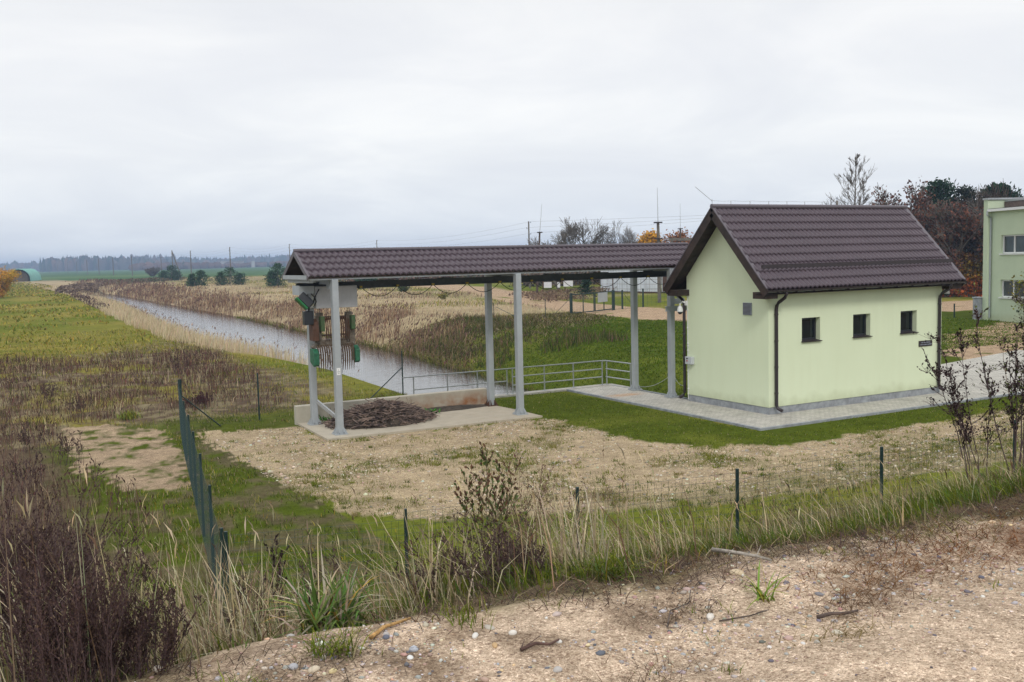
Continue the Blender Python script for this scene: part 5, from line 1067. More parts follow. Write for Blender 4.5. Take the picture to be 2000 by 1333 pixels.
# big brown bushes, lower left (on the dyke slope)
spots=[(0.15,4.75,0.98,80,'tall dense wormwood bush filling the left edge'),(0.34,5.0,0.80,70,'dense dark wormwood bush just right of the tallest one'),(0.15,6.3,1.15,60,'wormwood bush rising behind the others at the left edge'),(0.40,6.4,0.62,30,'feathery wormwood bush nearest the fence end'),(0.25,4.0,0.58,70,'low wormwood bush at the bottom left corner'),(0.50,4.2,0.38,60,'low russet wormwood bush spilling onto the sand'),(-0.25,5.2,1.1,70,'wormwood bush cut by the left edge of the picture')]
for i,(x_,y_,h_,n_,lb) in enumerate(spots):
    weed('wormwood_bush',x_,y_,n_,h_,0.34,lb,'bush',400+i,DB,nbr=17,leafn=12,leafsz=0.0085,stem_r=0.003,leanv=(0.06,0.0),group=BG,base_r=0.20,leaf_from=0.2,stem_m=M_dstem)
weed('wormwood_plant',1.75,5.35,16,0.55,0.5,'thin reddish weed among dry grass right of the fence end','weed',421,DB,nbr=9,leafn=7,leafsz=0.010,base_r=0.2,stem_m=M_dstem)
weed('wormwood_plant',1.3,5.1,16,0.5,0.5,'small brown weed between the big bushes and the broad leaved clump','weed',423,DB,nbr=9,leafn=7,leafsz=0.010,base_r=0.2,stem_m=M_dstem)
# centre weeds
weed('evening_primrose',2.70,5.20,10,0.84,0.46,'tall branching weed with green and brown upright pods in the centre','weed',431,[(0.09,0.14,0.045),(0.14,0.075,0.045),(0.10,0.055,0.04),(0.12,0.13,0.05)],nbr=8,leafn=10,leafsz=0.021,stem_r=0.004,base_r=0.03,leaf_from=0.45,brlen=0.36,leanv=(-0.02,0),stem_m=mat('brown_green_stem',(0.10,0.07,0.04),0.8),parts=('stems','foliage'))
weed('dry_weed',3.05,5.3,26,0.84,0.42,'thin dead brown weed just right of the tall pod bearing plant','weed',433,[(0.17,0.10,0.075),(0.12,0.075,0.055)],nbr=9,leafn=6,leafsz=0.011,stem_r=0.003,base_r=0.12,stem_m=M_tstem)
weed('wormwood_plant',2.45,4.50,26,0.46,0.7,'low tangled purple brown weed leaning left in the centre foreground','weed',435,DB,nbr=12,leafn=9,leafsz=0.010,stem_r=0.003,base_r=0.14,leanv=(-0.25,0.1),up=0.55,stem_m=M_dstem,leaf_from=0.15)
weed('wormwood_plant',2.95,4.55,26,0.75,0.25,'long arching red stemmed weed lying toward the left over the grass','weed',437,DB,nbr=10,leafn=8,leafsz=0.010,stem_r=0.0035,base_r=0.10,leanv=(-0.85,0.45),up=0.32,stem_m=M_dstem,leaf_from=0.3)
weed('wormwood_plant',2.15,4.75,16,0.36,0.6,'dusky weed between the broad leaved clump and the central tangle','weed',439,DB,nbr=10,leafn=8,leafsz=0.010,base_r=0.16,stem_m=M_dstem)
weed('dry_weed',3.9,5.6,5,0.95,0.12,'few thin upright stalks between the second and third fence posts','weed',441,[(0.14,0.10,0.06),(0.2,0.14,0.06)],nbr=4,leafn=4,leafsz=0.014,base_r=0.25,stem_m=M_tstem)
weed('dry_weed',1.72,6.3,4,0.85,0.10,'dark withered stalk standing right of the fence corner post','weed',443,[(0.035,0.025,0.025)],nbr=6,leafn=8,leafsz=0.02,stem_r=0.006,base_r=0.03,stem_m=M_dstem,leaf_from=0.6)
weed('dry_weed',5.4,5.6,8,0.6,0.35,'sparse dry weed between the third and fourth fence posts','weed',445,[(0.14,0.10,0.06)],nbr=6,leafn=4,leafsz=0.012,base_r=0.2,stem_m=M_tstem)
# tansy on the right
TC=[(0.035,0.022,0.022),(0.05,0.03,0.028),(0.028,0.02,0.02)]
weed('tansy_plant',9.75,6.55,8,2.45,0.09,'tall dark withered tansy with flat seed heads at the right edge','plant',451,TC+[(0.10,0.13,0.03)],nbr=16,leafn=9,leafsz=0.028,stem_r=0.009,base_r=0.14,umbel=True,leanv=(-0.02,0.0),stem_m=M_dstem,brlen=0.15,leaf_from=0.42)
weed('tansy_plant',9.55,6.80,7,2.1,0.10,'shorter withered tansy leaning left beside the tall one','plant',453,TC,nbr=12,leafn=8,leafsz=0.028,stem_r=0.008,base_r=0.12,umbel=True,leanv=(-0.19,0.11),stem_m=M_dstem,brlen=0.15,leaf_from=0.45)
weed('tansy_plant',9.95,6.50,5,2.1,0.06,'bare red brown tansy stalks cut by the right edge','plant',455,TC,nbr=3,leafn=4,leafsz=0.03,stem_r=0.008,base_r=0.10,umbel=True,leanv=(0.03,-0.02),stem_m=M_tstem,brlen=0.12,leaf_from=0.7)
clump('leafy_weed',9.7,6.35,160,0.1,0.35,0.035,[(0.04,0.10,0.03),(0.06,0.14,0.04)],[1,1],'dark green ferny leaves at the foot of the tansy','weed',457,lean=0.8,r=0.22)
# weeds in the meadow and at the water edge
weed('dry_weed',8.9,47.0,14,1.2,0.35,'dark weed clump at the far edge of the brown meadow','weed',461,DB,nbr=7,leafn=7,leafsz=0.04,stem_r=0.01,base_r=0.5,stem_m=M_dstem)
weed('dry_weed',14.7,43.5,7,1.5,0.35,'dark stalks standing against the bright water left of the rake','weed',463,DB,nbr=5,leafn=7,leafsz=0.05,stem_r=0.012,base_r=0.7,stem_m=M_dstem)
weed('dry_weed',7.2,36.0,40,0.55,0.7,'round purple bush in the meadow beyond the fence brace','weed',465,[(0.09,0.035,0.045),(0.07,0.03,0.035)],nbr=8,leafn=8,leafsz=0.03,stem_r=0.006,base_r=0.5,stem_m=M_dstem)
for i,(x_,y_) in enumerate([(1.6,30),(2.2,27.5),(1.2,25),(3.4,36.2),(0.6,33),(2.6,41)]):
    weed('dry_weed',x_,y_,16,0.9,0.35,['dark weed left of the sandy patch, farther one','dark weed at the left rim of the sandy patch','dark weed at the left rim of the sandy patch, nearest','dark weed beyond the sandy patch','dark weed at the left edge of the meadow','dark weed deep in the brown meadow'][i],'weed',470+i,DB,nbr=7,leafn=8,leafsz=0.03,stem_r=0.006,base_r=0.35,stem_m=M_dstem,group='dark dried weeds around the sandy patch')
weed('dry_weed',12.6,29.55,9,0.55,0.45,'thin dry weed against the rust stained wall','weed',481,[(0.16,0.11,0.07)],nbr=5,leafn=3,leafsz=0.015,stem_r=0.005,base_r=0.08,z=0.08,stem_m=M_tstem)
weed('dry_weed',10.0,29.7,6,0.5,0.3,'thin dry weed between the wall and the stick heap','weed',483,[(0.10,0.08,0.05)],nbr=5,leafn=4,leafsz=0.02,stem_r=0.005,base_r=0.06,z=0.08,stem_m=M_tstem)
# ------------------------------------------------------------------ stones and sticks on the road
def stone_mesh(n,xs,ys,rs,cols,seed):
    g=np.random.default_rng(seed); t=(1+5**.5)/2
    V=np.array([(-1,t,0),(1,t,0),(-1,-t,0),(1,-t,0),(0,-1,t),(0,1,t),(0,-1,-t),(0,1,-t),(t,0,-1),(t,0,1),(-t,0,-1),(-t,0,1)])/1.9
    F=np.array([(0,11,5),(0,5,1),(0,1,7),(0,7,10),(0,10,11),(1,5,9),(5,11,4),(11,10,2),(10,7,6),(7,1,8),(3,9,4),(3,4,2),(3,2,6),(3,6,8),(3,8,9),(4,9,5),(2,4,11),(6,2,10),(8,6,7),(9,8,1)])
    A=V[None]*g.uniform(0.75,1.25,(n,12,1))*np.stack([g.uniform(0.8,1.5,n),g.uniform(0.7,1.1,n),g.uniform(0.45,0.8,n)],-1)[:,None,:]
    an=g.uniform(0,6.28,n); c,s=np.cos(an)[:,None],np.sin(an)[:,None]
    X=A[...,0]*c-A[...,1]*s; Y=A[...,0]*s+A[...,1]*c
    P=np.stack([X,Y,A[...,2]],-1)*rs[:,None,None]; P[...,0]+=xs[:,None]; P[...,1]+=ys[:,None]; P[...,2]+=(height(xs,ys)+rs*0.12)[:,None]
    FF_=(F[None]+12*np.arange(n)[:,None,None]).reshape(-1,3); return P.reshape(-1,3),FF_,np.repeat(cols,12,axis=0)
SC=[(0.62,0.60,0.56),(0.50,0.45,0.38),(0.33,0.32,0.32),(0.42,0.28,0.24),(0.14,0.14,0.16),(0.55,0.40,0.26),(0.40,0.36,0.34)]
x,y=scatter(30000,-0.2,8,1.6,4.9,lambda x,y:(y<EDGE(x)+0.35)*(0.07+0.93*np.exp(-((y-EDGE(x)+0.45)/0.45)**2)*(fbm(x,y,0.5,97)>0.42)),81)
n=len(x); rs=np.random.default_rng(82).lognormal(math.log(0.0045),0.55,n).clip(0.002,0.02); P,F,c=stone_mesh(n,x,y,rs,pal(n,SC,[2.5,3,3,3,2.5,1.5,3],83,0.15),84)
tag(npmesh('pebbles',P,[F],M_stone,col=c,smooth=False),kind='stuff')
x,y=scatter(52000,6,34,14,30,lambda x,y:inpoly(x,y,YARD)*np.clip((fbm(x,y,1.5,98)-0.36)*4,0.15,1)*0.85,85)
n=len(x); rs=np.random.default_rng(86).lognormal(math.log(0.017),0.45,n).clip(0.007,0.055); P,F,c=stone_mesh(n,x,y,rs,pal(n,[(.50,.42,.31),(.42,.34,.24),(.32,.26,.19),(.60,.55,.46),(.22,.19,.16)],[5,5,3,1.5,1.2],87,0.15),88)
tag(npmesh('gravel_stones',P,[F],M_stone,col=c),kind='stuff')
SG='larger stones scattered on the road shoulder'
def road_stone(u,y,r,col,label,seed):
    P,F,c=stone_mesh(1,np.array([u]),np.array([y]),np.array([r]),np.array([col]),seed); o=npmesh('stone',P-np.array([u,y,H(u,y)]),[F],M_stone,col=c,smooth=False); o.location=(u,y,H(u,y))
    ms=o.modifiers.new('s','SUBSURF'); ms.levels=ms.render_levels=1; tag(o,label,'stone',SG)
for i,(x_,y_,r_,c_,lb) in enumerate([(3.33,3.72,.042,(.58,.47,.32),'large cream stone at the grass edge below the pale branch'),(3.67,3.49,.032,(.55,.47,.36),'upright pointed beige stone beside the russet weeds'),(3.49,3.33,.028,(.20,.20,.22),'dark grey stone just before the upright beige one'),
 (2.85,3.36,.032,(.66,.62,.56),'round white stone with a dark underside in the middle of the shoulder'),(2.97,3.67,.024,(.45,.33,.30),'left one of two pinkish stones at the grass edge'),(3.02,3.62,.022,(.42,.30,.27),'right one of two pinkish stones at the grass edge'),(3.20,2.95,.024,(.62,.57,.47),'cream stone alone on the smooth sand right of centre'),
 (3.32,3.08,.026,(.38,.35,.34),'flat grey stone beside the short dark stick'),(2.96,2.91,.016,(.65,.64,.62),'small white stone low on the smooth sand'),(2.84,2.98,.014,(.66,.63,.6),'small white stone left of the low one on the sand'),(1.92,3.71,.030,(.45,.41,.35),'grey beige stone at the tip of the green shoulder grass'),
 (1.82,3.65,.022,(.64,.62,.58),'white round stone in the middle of the pebble line'),(1.55,3.68,.027,(.40,.42,.46),'blue grey round stone at the left end of the pebble line'),(1.51,3.62,.020,(.68,.68,.66),'white stone touching the blue grey round one'),(1.50,3.85,.022,(.13,.14,.18),'dark blue stone beside the yellow stick'),
 (1.97,3.59,.022,(.66,.63,.58),'white stone right of centre in the pebble line'),(1.85,3.53,.022,(.50,.34,.18),'orange brown chipped stone low in the pebble line'),(1.96,3.22,.028,(.42,.40,.38),'grey stone near the bottom edge at centre'),(2.09,3.42,.018,(.62,.6,.56),'white stone over the dark bottom stick'),
 (0.62,4.12,.034,(.55,.50,.44),'pale lumpy stone beside the brown bushes'),(1.07,3.75,.032,(.38,.38,.40),'grey stone at the bottom left pebble bank'),(1.13,3.68,.030,(.58,.50,.38),'cream stone in the bottom left pebble bank'),(2.76,3.56,.024,(.48,.36,.26),'tan stone at the tip of the shoulder grass'),(3.72,2.87,.016,(.60,.55,.47),'small pale stone far right on the sand'),(3.30,2.37,.016,(.42,.40,.45),'small grey stone near the bottom right corner')]):
    road_stone(x_,y_,r_,c_,lb,500+i)
def stick(pts,r,col,label,name='stick',twigs=0):
    z=[H(p[0],p[1])+p[2] for p in pts]; P=[Vector((p[0],p[1],zz)) for p,zz in zip(pts,z)]
    mb=MB(); n=len(P); mb.tube(P,[r*(1-0.45*k/(n-1)) for k in range(n)],7)
    gg=random.Random(int(pts[0][0]*1000))
    for k in range(twigs):
        q=P[gg.randrange(n-1)+0]; mb.tube([q,q+Vector((gg.uniform(-.1,.1),gg.uniform(-.1,.1),gg.uniform(0.01,.05)))],[r*0.4,r*0.15],4,cap=False)
    o=mb.build(name,mat('stick_bark_%d'%len(bpy.data.materials),col,0.85,noise=0.4,nscale=30),smooth=True); tag(o,label,'stick')
stick([(1.43,3.85,.012),(1.52,3.92,.016),(1.61,3.98,.014),(1.70,4.06,.02)],.0095,(.42,.25,.09),'yellow brown bare stick lying on the sand left of centre')
stick([(3.52,4.13,.05),(3.55,4.02,.04),(3.52,3.9,.05),(3.57,3.84,.03),(3.60,3.76,.02)],.012,(.30,.27,.23),'pale grey crooked branch at the edge of the grass','branch',3)
stick([(3.27,3.13,.015),(3.34,3.12,.02),(3.40,3.09,.018),(3.47,3.08,.02)],.010,(.085,.06,.05),'short dark stick on the sand right of centre')
stick([(1.91,3.42,.01),(1.98,3.42,.016),(2.03,3.39,.012),(2.08,3.40,.02)],.008,(.09,.05,.04),'short red brown stick near the bottom edge','stick',2)
stick([(2.85,3.3,.01),(3.0,3.27,.014),(3.12,3.28,.01)],.004,(.08,.06,.05),'thin dark twig on the sand beside the bright green tuft','twig',2)
stick([(2.6,3.35,.01),(2.72,3.48,.014),(2.86,3.52,.01),(2.95,3.62,.012)],.003,(.10,.08,.07),'long thin crooked twig between the white stone and the grass','twig',3)
# ------------------------------------------------------------------ trees
def tree(name,x,y,h,label,group,seed,crown=0.5,th=0.2,levels=5,leaf=None,leafn=0,leafsz=0.2,trunk_h=0.2,twig_r=0.012,split=(3,4),lean=(0,0),ang=0.55,clear=0.0,bark=None,cat='tree'):
    g=random.Random(seed); z=H(x,y); e=empty(name,(x,y,z),label,cat,group); wd=MB(); tips=[]
    def grow(p,d,L,r,lv):
        n=3; pts=[p]; rr=[r]
        for k in range(n):
            d=(d+Vector((g.gauss(0,0.10),g.gauss(0,0.10),g.gauss(0.04,0.05)))).normalized(); pts.append(pts[-1]+d*L/n); rr.append(max(twig_r,r*(1-0.32*(k+1)/n)))
        wd.tube(pts,rr,6 if lv==levels else (4 if lv>levels-2 else 3),cap=False)
        if lv<=2:
            tips.extend(pts[1:])
        if lv==0: return
        k=g.randint(*split)
        for i in range(k):
            t=g.uniform(0.35,1.0) if i else 1.0; q=pts[0]+(pts[-1]-pts[0])*t if t<1 else pts[-1]
            a=g.uniform(0,6.283); s=g.uniform(0.6,1.2)*ang*(crown*2 if lv==levels else 1.0)
            if i==0: s*=0.35
            perp=d.cross(Vector((math.cos(a),math.sin(a),0.1))).normalized(); dd=(d+perp*s).normalized()
            grow(q,dd,L*g.uniform(0.62,0.86),max(twig_r,r*(0.70 if i==0 else 0.5)),lv-1)
    L0=h*trunk_h*1.45
    grow(Vector((x,y,z-0.1)),Vector((lean[0],lean[1],1)).normalized(),L0,th,levels)
    # rescale the whole tree to the wanted height
    zt=max(v[2] for v in wd.v); f=(h)/(zt-z); wd.v=[(x+(a-x)*f,y+(b-y)*f,z+(c-z)*f) for a,b,c in wd.v]; tips=[Vector((x+(p.x-x)*f,y+(p.y-y)*f,z+(p.z-z)*f)) for p in tips]
    wd.build('trunk',bark or M_bark,e)
    if leaf is not None and leafn:
        gg=np.random.default_rng(seed); T=np.array([tuple(t) for t in tips]); T=T[T[:,2]>z+clear*h]; k=gg.integers(0,len(T),leafn); P=T[k]+gg.normal(0,leafsz*1.5,(leafn,3)); a=gg.normal(0,1,(leafn,3)); a/=np.linalg.norm(a,axis=1)[:,None]; b=np.cross(a,gg.normal(0,1,(leafn,3))); b/=np.linalg.norm(b,axis=1)[:,None]; s=leafsz*gg.uniform(0.5,1.2,leafn)[:,None]
        V=np.stack([P-a*s,P+b*s*0.6,P+a*s,P-b*s*0.6],1).reshape(-1,3); F=np.arange(leafn*4).reshape(-1,4)
        cl=np.array(leaf)[gg.integers(0,len(leaf),leafn)]*gg.uniform(0.65,1.35,(leafn,1))*(0.75+0.5*(vn(P[:,0]+P[:,1],P[:,2]*1.3,h*0.10,7)))[:,None]
        npmesh('crown',V,[F],M_leaf,parent=e,col=np.repeat(cl,4,axis=0))
    return e
def conifer(name,x,y,h,wd_,label,group,seed,n=2600,sz=0.16,cols=((0.022,0.05,0.022),(0.035,0.075,0.03),(0.015,0.035,0.018)),trunk_clear=0.0,cat='tree',tops=1,shape='cone',sky=0.55):
    g=np.random.default_rng(seed); z=H(x,y); e=empty(name,(x,y,z),label,cat,group); V=[];C_=[]
    tr_=MB()
    for t in range(tops):
        ox,oy=(0,0) if t==0 else (g.uniform(-.55,.55)*wd_,g.uniform(-.3,.3)*wd_); hh=h*(1 if t==0 else g.uniform(0.6,0.85)); tr_.tube([(x+ox*0.5,y+oy*0.5,z-0.2),(x+ox,y+oy,z+hh*0.95)],[0.03*h,0.01],5)
        # limbs with clumps of needles at their ends
        nl=int(46); k_each=int(n/nl/tops)
        for i in range(nl):
            u=trunk_clear+(1-trunk_clear)*(i+g.random())/nl; a=i*2.4+g.normal(0,0.3)
            prof=(1-u)**0.75 if shape=='cone' else ((1-u)**0.5*(0.65+0.35*min(1,u*4))) if shape=='dome' else math.sqrt(max(0.02,1-((u-trunk_clear)/(1-trunk_clear)*1.75-0.72)**2))*0.9
            R=wd_/2*prof*g.uniform(0.45,1.2)*(1 if t==0 else 0.7)+0.05; zz=z+hh*u
            tip=np.array([x+ox+math.cos(a)*R,y+oy+math.sin(a)*R,zz+R*0.25]); base=np.array([x+ox,y+oy,zz-R*0.15]); tr_.tube([tuple(base),tuple(tip)],[0.008*h,0.004*h],3,cap=False)
            P=base+(tip-base)*g.uniform(0.35,1.1,(k_each,1))+g.normal(0,1,(k_each,3))*np.array([1,1,0.5])*((0.06 if shape=='dome' else 0.035)*h)
            d=(tip-base)/np.linalg.norm(tip-base); aa=d+g.normal(0,0.6,(k_each,3))+np.array([0,0,0.5]); aa/=np.linalg.norm(aa,axis=1)[:,None]; bb=np.cross(aa,g.normal(0,1,(k_each,3))); bb/=np.linalg.norm(bb,axis=1)[:,None]
            s=sz*g.uniform(0.6,1.3,(k_each,1)); V.append(np.stack([P-aa*s,P+bb*s*0.4,P+aa*s,P-bb*s*0.4],1).reshape(-1,3))
            c=np.array(cols)[g.integers(0,len(cols),k_each)]*g.uniform(0.6,1.5,(k_each,1)); C_.append(np.repeat(c,4,axis=0))
    V=np.concatenate(V); F=np.arange(len(V)).reshape(-1,4)
    tr_.build('trunk',M_bark,e); npmesh('crown',V,[F],M_leaf,parent=e,col=np.concatenate(C_)); return e
def bush(name,x,y,h,w_,label,seed,cols,n=3000,sz=0.15,group=None,stems=26,cat='bush',d_=None):
    g=np.random.default_rng(seed); z=H(x,y); e=empty(name,(x,y,z),label,cat,group); st=MB(); T=[]
    for i in range(stems):
        a=g.uniform(0,6.283); s=math.sqrt(g.random()); d=Vector((math.cos(a)*s*w_/2/h*1.35,math.sin(a)*s*(d_ or w_)/2/h*1.35,1)); L=h*g.uniform(0.7,1.02)*(1-0.25*s)
        P=[Vector((x+0.1*w_*math.cos(a)*s,y+0.1*w_*math.sin(a)*s,z-0.1))]
        for k in range(5): P.append(P[-1]+Vector((d.x*L/5*(0.6+0.2*k),d.y*L/5*(0.6+0.2*k),L/5))+Vector(tuple(g.normal(0,0.02*h,3))))
        st.tube(P,[0.012*h*(1-0.15*k) for k in range(6)],4,cap=False); T+= [np.array(P[k]) for k in range(1,6)]
        for b in range(6):
            q=P[g.integers(1,6)]; q2=q+Vector((g.normal(0,.10)*h+d.x*0.08*h,g.normal(0,.10)*h+d.y*0.08*h,abs(g.normal(0.10,.05))*h)); st.tube([q,q2],[0.005*h,0.002*h],3,cap=False); T.append(np.array(q2)); T.append((np.array(q)+np.array(q2))/2)
    T=np.array(T); k=g.integers(0,len(T),n); P=T[k]+g.normal(0,0.045*h,(n,3)); P[:,2]=np.maximum(P[:,2],z+0.05)
    a=g.normal(0,1,(n,3)); a/=np.linalg.norm(a,axis=1)[:,None]; b=np.cross(a,g.normal(0,1,(n,3))); b/=np.linalg.norm(b,axis=1)[:,None]; s=sz*g.uniform(0.5,1.2,(n,1))
    c=np.array(cols)[np.minimum(len(cols)-1,(len(cols)*np.clip(0.5+(P[:,0]-x)/w_*0.9+g.normal(0,0.25,n),0,0.999)).astype(int))]*g.uniform(0.65,1.35,(n,1))
    st.build('stems',M_bark,e); npmesh('foliage',np.stack([P-a*s,P+b*s*.6,P+a*s,P-b*s*.6],1).reshape(-1,3),[np.arange(4*n).reshape(-1,4)],M_leaf,parent=e,col=np.repeat(c,4,axis=0)); return e
bush('orange_bush',6.0,197,5.3,6.4,'orange and yellow autumn bush at the left edge of the meadow',601,[(0.60,0.22,0.04),(0.60,0.26,0.04),(0.58,0.32,0.04),(0.45,0.30,0.04)],n=16000,sz=0.15,stems=60)
bush('round_bush',87.2,528,4.5,7.0,'round grey brown leafless bush under the cross armed pole',603,[(0.13,0.10,0.08),(0.10,0.07,0.055),(0.11,0.10,0.06)],n=5000,sz=0.25,stems=50)
PG='young pines along the canal track'
conifer('young_pine',63.3,346.4,5.0,7.5,'left hand pine of the row, broad, below the braced pole',PG,611,n=3000,sz=0.26,shape='dome',tops=3,cols=((0.03,0.075,0.035),(0.055,0.11,0.045),(0.022,0.05,0.028)))
conifer('young_pine',50.6,240.6,3.7,4.3,'second pine of the row from the left, small and dark',PG,612,n=3000,sz=0.2,shape='dome',tops=2,cols=((0.03,0.075,0.035),(0.055,0.11,0.045),(0.022,0.05,0.028)))
conifer('young_pine',58.0,243.6,4.3,6.5,'third pine of the row from the left, wide with two tops',PG,613,n=3000,sz=0.2,shape='dome',tops=3,cols=((0.03,0.075,0.035),(0.055,0.11,0.045),(0.022,0.05,0.028)))
conifer('young_pine',61.0,213.1,4.9,4.9,'fourth pine of the row, closest to the shelter gable',PG,614,n=3000,sz=0.2,shape='dome',tops=2,cols=((0.03,0.075,0.035),(0.055,0.11,0.045),(0.022,0.05,0.028)))
conifer('young_pine',64.5,169.7,4.2,6.2,'dark pine half hidden behind the left part of the shelter',PG,615,n=3000,sz=0.2,shape='dome',tops=2,cols=((0.03,0.075,0.035),(0.055,0.11,0.045),(0.022,0.05,0.028)))
conifer('small_spruce',71.3,108.0,2.6,1.9,'little spruce in front of the rusty fence','',616,n=1800,sz=0.13)
bush('green_bush',60.7,143.3,1.3,1.6,'small green bush in the dry grass under the shelter roof',617,[(0.06,0.09,0.03),(0.09,0.11,0.035)],n=900,sz=0.14)
bush('yellow_bush',52.7,112.1,0.9,1.3,'small yellow green bush in the pale grass',618,[(0.22,0.19,0.04),(0.14,0.14,0.04)],n=700,sz=0.1)
BT='bare grey trees beyond the shelter'
tree('bare_tree',82.5,125.5,11.2,'largest bare grey tree over the middle of the shelter roof',BT,621,levels=6,twig_r=0.016,crown=0.62,ang=0.62,th=0.24,trunk_h=0.17)
tree('bare_tree',79.4,127.6,8.3,'low spreading bare tree at the left of the group',BT,622,levels=6,twig_r=0.016,crown=0.7,ang=0.7,th=0.18,trunk_h=0.15,lean=(-0.2,0.1))
tree('bare_tree',85.3,123.8,8.9,'bare tree between the largest one and the slender one',BT,623,levels=6,twig_r=0.016,crown=0.55,ang=0.6,th=0.18,trunk_h=0.16)
tree('bare_tree',87.8,123.5,10.6,'slender bare tree right of the largest, beside the orange tree',BT,624,levels=6,twig_r=0.015,crown=0.45,ang=0.5,th=0.16,trunk_h=0.18)
OR=[(0.60,0.32,0.03),(0.55,0.26,0.02),(0.48,0.28,0.03)]
tree('orange_tree',96.5,127.6,8.7,'golden orange tree behind the thick mast',None,631,levels=5,twig_r=0.02,crown=0.6,ang=0.6,leaf=OR,leafn=7000,leafsz=0.22,trunk_h=0.14,clear=0.25)
tree('orange_tree',98.6,119.5,8.6,'russet orange tree peeping beside the pump house gable',None,632,levels=5,twig_r=0.02,crown=0.5,ang=0.55,leaf=[(0.36,0.15,0.06),(0.3,0.13,0.06)],leafn=2600,leafsz=0.2,trunk_h=0.14,clear=0.3)
def leader_tree(name,x,y,h,label,seed,th=0.2,w_=2.9,twig=0.009):
    g=random.Random(seed); z=H(x,y); e=empty(name,(x,y,z),label,'tree'); wd=MB(); P=[Vector((x,y,z-0.1))]
    for k in range(12): P.append(P[-1]+Vector((g.gauss(0,0.07),g.gauss(0,0.07),h/12)))
    wd.tube(P,[th*(1-0.93*k/12) for k in range(13)],7,cap=False)
    def br(p,d,L,r,lv):
        pts=[p]
        for k in range(4): d=(d+Vector((g.gauss(0,.09),g.gauss(0,.09),0.09))).normalized(); pts.append(pts[-1]+d*L/4)
        wd.tube(pts,[max(twig,r*(1-0.2*k)) for k in range(5)],4 if lv>1 else 3,cap=False)
        if lv==0: return
        for i in range(g.randint(5,7)):
            t=g.uniform(0.2,0.95)*4; k=min(3,int(t)); q=pts[k]+(pts[k+1]-pts[k])*(t-k); v=(d+Vector((g.gauss(0,.34),g.gauss(0,.34),g.gauss(0.0,.2)))).normalized(); br(q,v,L*g.uniform(0.34,0.52),max(twig,r*0.45),lv-1)
    for i in range(38):
        u=0.30+0.67*i/38+g.uniform(-.01,.01); k=min(11,int(u*12)); q=P[k]+(P[k+1]-P[k])*(u*12-k); a=i*2.4+g.gauss(0,.3); up=0.45+0.8*u
        L=w_*1.55*max(0.05,1-u)**0.6*g.uniform(0.75,1.1); br(q,Vector((math.cos(a),math.sin(a),up)).normalized(),L,0.35*th*(1.1-u),3 if i%3==0 else 2)
    zt=max(v[2] for v in wd.v); f=h/(zt-z); wd.v=[(x+(a-x)*f,y+(b-y)*f,z+(c-z)*f) for a,b,c in wd.v]
    wd.build('trunk',M_bark,e); return e
leader_tree('bare_tree',68.4,61.4,13.4,'tall lone bare tree rising behind the pump house roof',641)
# woodland on the right
RW='trees behind the right end of the pump house'
RED=[(0.13,0.058,0.045),(0.10,0.05,0.04),(0.16,0.07,0.042),(0.08,0.05,0.045)]
tree('autumn_tree',89.0,72.8,12.2,'reddish brown half bare tree left of the dark pine',RW,651,levels=6,twig_r=0.018,crown=0.5,ang=0.5,leaf=RED,leafn=4200,leafsz=0.2,trunk_h=0.15,clear=0.15)
tree('autumn_tree',91.9,77.2,10.8,'lower reddish tree at the left of the wood',RW,652,levels=6,twig_r=0.018,crown=0.6,ang=0.55,leaf=RED,leafn=4200,leafsz=0.2,trunk_h=0.13,clear=0.15)
tree('autumn_tree',94.5,81.2,9.9,'lowest reddish tree just over the roof ridge end',RW,653,levels=5,twig_r=0.018,crown=0.6,ang=0.55,leaf=RED,leafn=2600,leafsz=0.18,trunk_h=0.13,clear=0.2)
tree('autumn_tree',87.8,66.3,9.9,'brown leafy tree filling the wood below the dark pine',RW,654,levels=6,twig_r=0.018,crown=0.6,ang=0.6,leaf=RED,leafn=4500,leafsz=0.18,trunk_h=0.12)
tree('autumn_tree',87.0,69.9,9.4,'brown leafy tree behind the slope of the tiled roof',RW,655,levels=6,twig_r=0.018,crown=0.6,ang=0.6,leaf=RED,leafn=4800,leafsz=0.2,trunk_h=0.12)
DKP=((0.018,0.045,0.022),(0.028,0.06,0.03),(0.012,0.03,0.016))
conifer('tall_pine',98.9,76.4,12.4,4.2,'dark green pine crown standing highest in the wood',RW,661,n=4500,sz=0.22,cols=DKP,trunk_clear=0.45,shape='round')
conifer('tall_pine',94.9,70.1,11.2,4.2,'grey green pine between the highest pine and the building',RW,662,n=4500,sz=0.2,cols=((0.03,0.045,0.03),(0.045,0.05,0.035),(0.02,0.03,0.022)),trunk_clear=0.3,shape='round')
conifer('tall_pine',110.7,77.2,12.2,5.0,'dark green pine showing over the left end of the two storey building',RW,663,n=7000,sz=0.28,cols=DKP,trunk_clear=0.4,shape='round')
tree('bare_tree',93.6,68.5,11.4,'thin bare tree rising out of the wood between the pines',RW,664,levels=6,twig_r=0.014,crown=0.45,ang=0.5,trunk_h=0.17)
tree('bare_tree',99.7,66.8,12.0,'pinkish bare tree over the roof of the two storey building',RW,665,levels=6,twig_r=0.014,crown=0.5,ang=0.5,trunk_h=0.17,bark=M_stem)
tree('autumn_tree',91.0,65.2,8.6,'purple brown tree just left of the two storey building',RW,666,levels=6,twig_r=0.018,crown=0.6,ang=0.6,leaf=[(0.09,0.05,0.04),(0.12,0.06,0.045),(0.06,0.05,0.03)],leafn=6000,leafsz=0.18,trunk_h=0.12)
tree('autumn_tree',96.5,73.0,10.2,'dim brown tree deep in the wood behind the others',RW,667,levels=6,twig_r=0.018,crown=0.7,ang=0.6,leaf=RED,leafn=5200,leafsz=0.22,trunk_h=0.12)
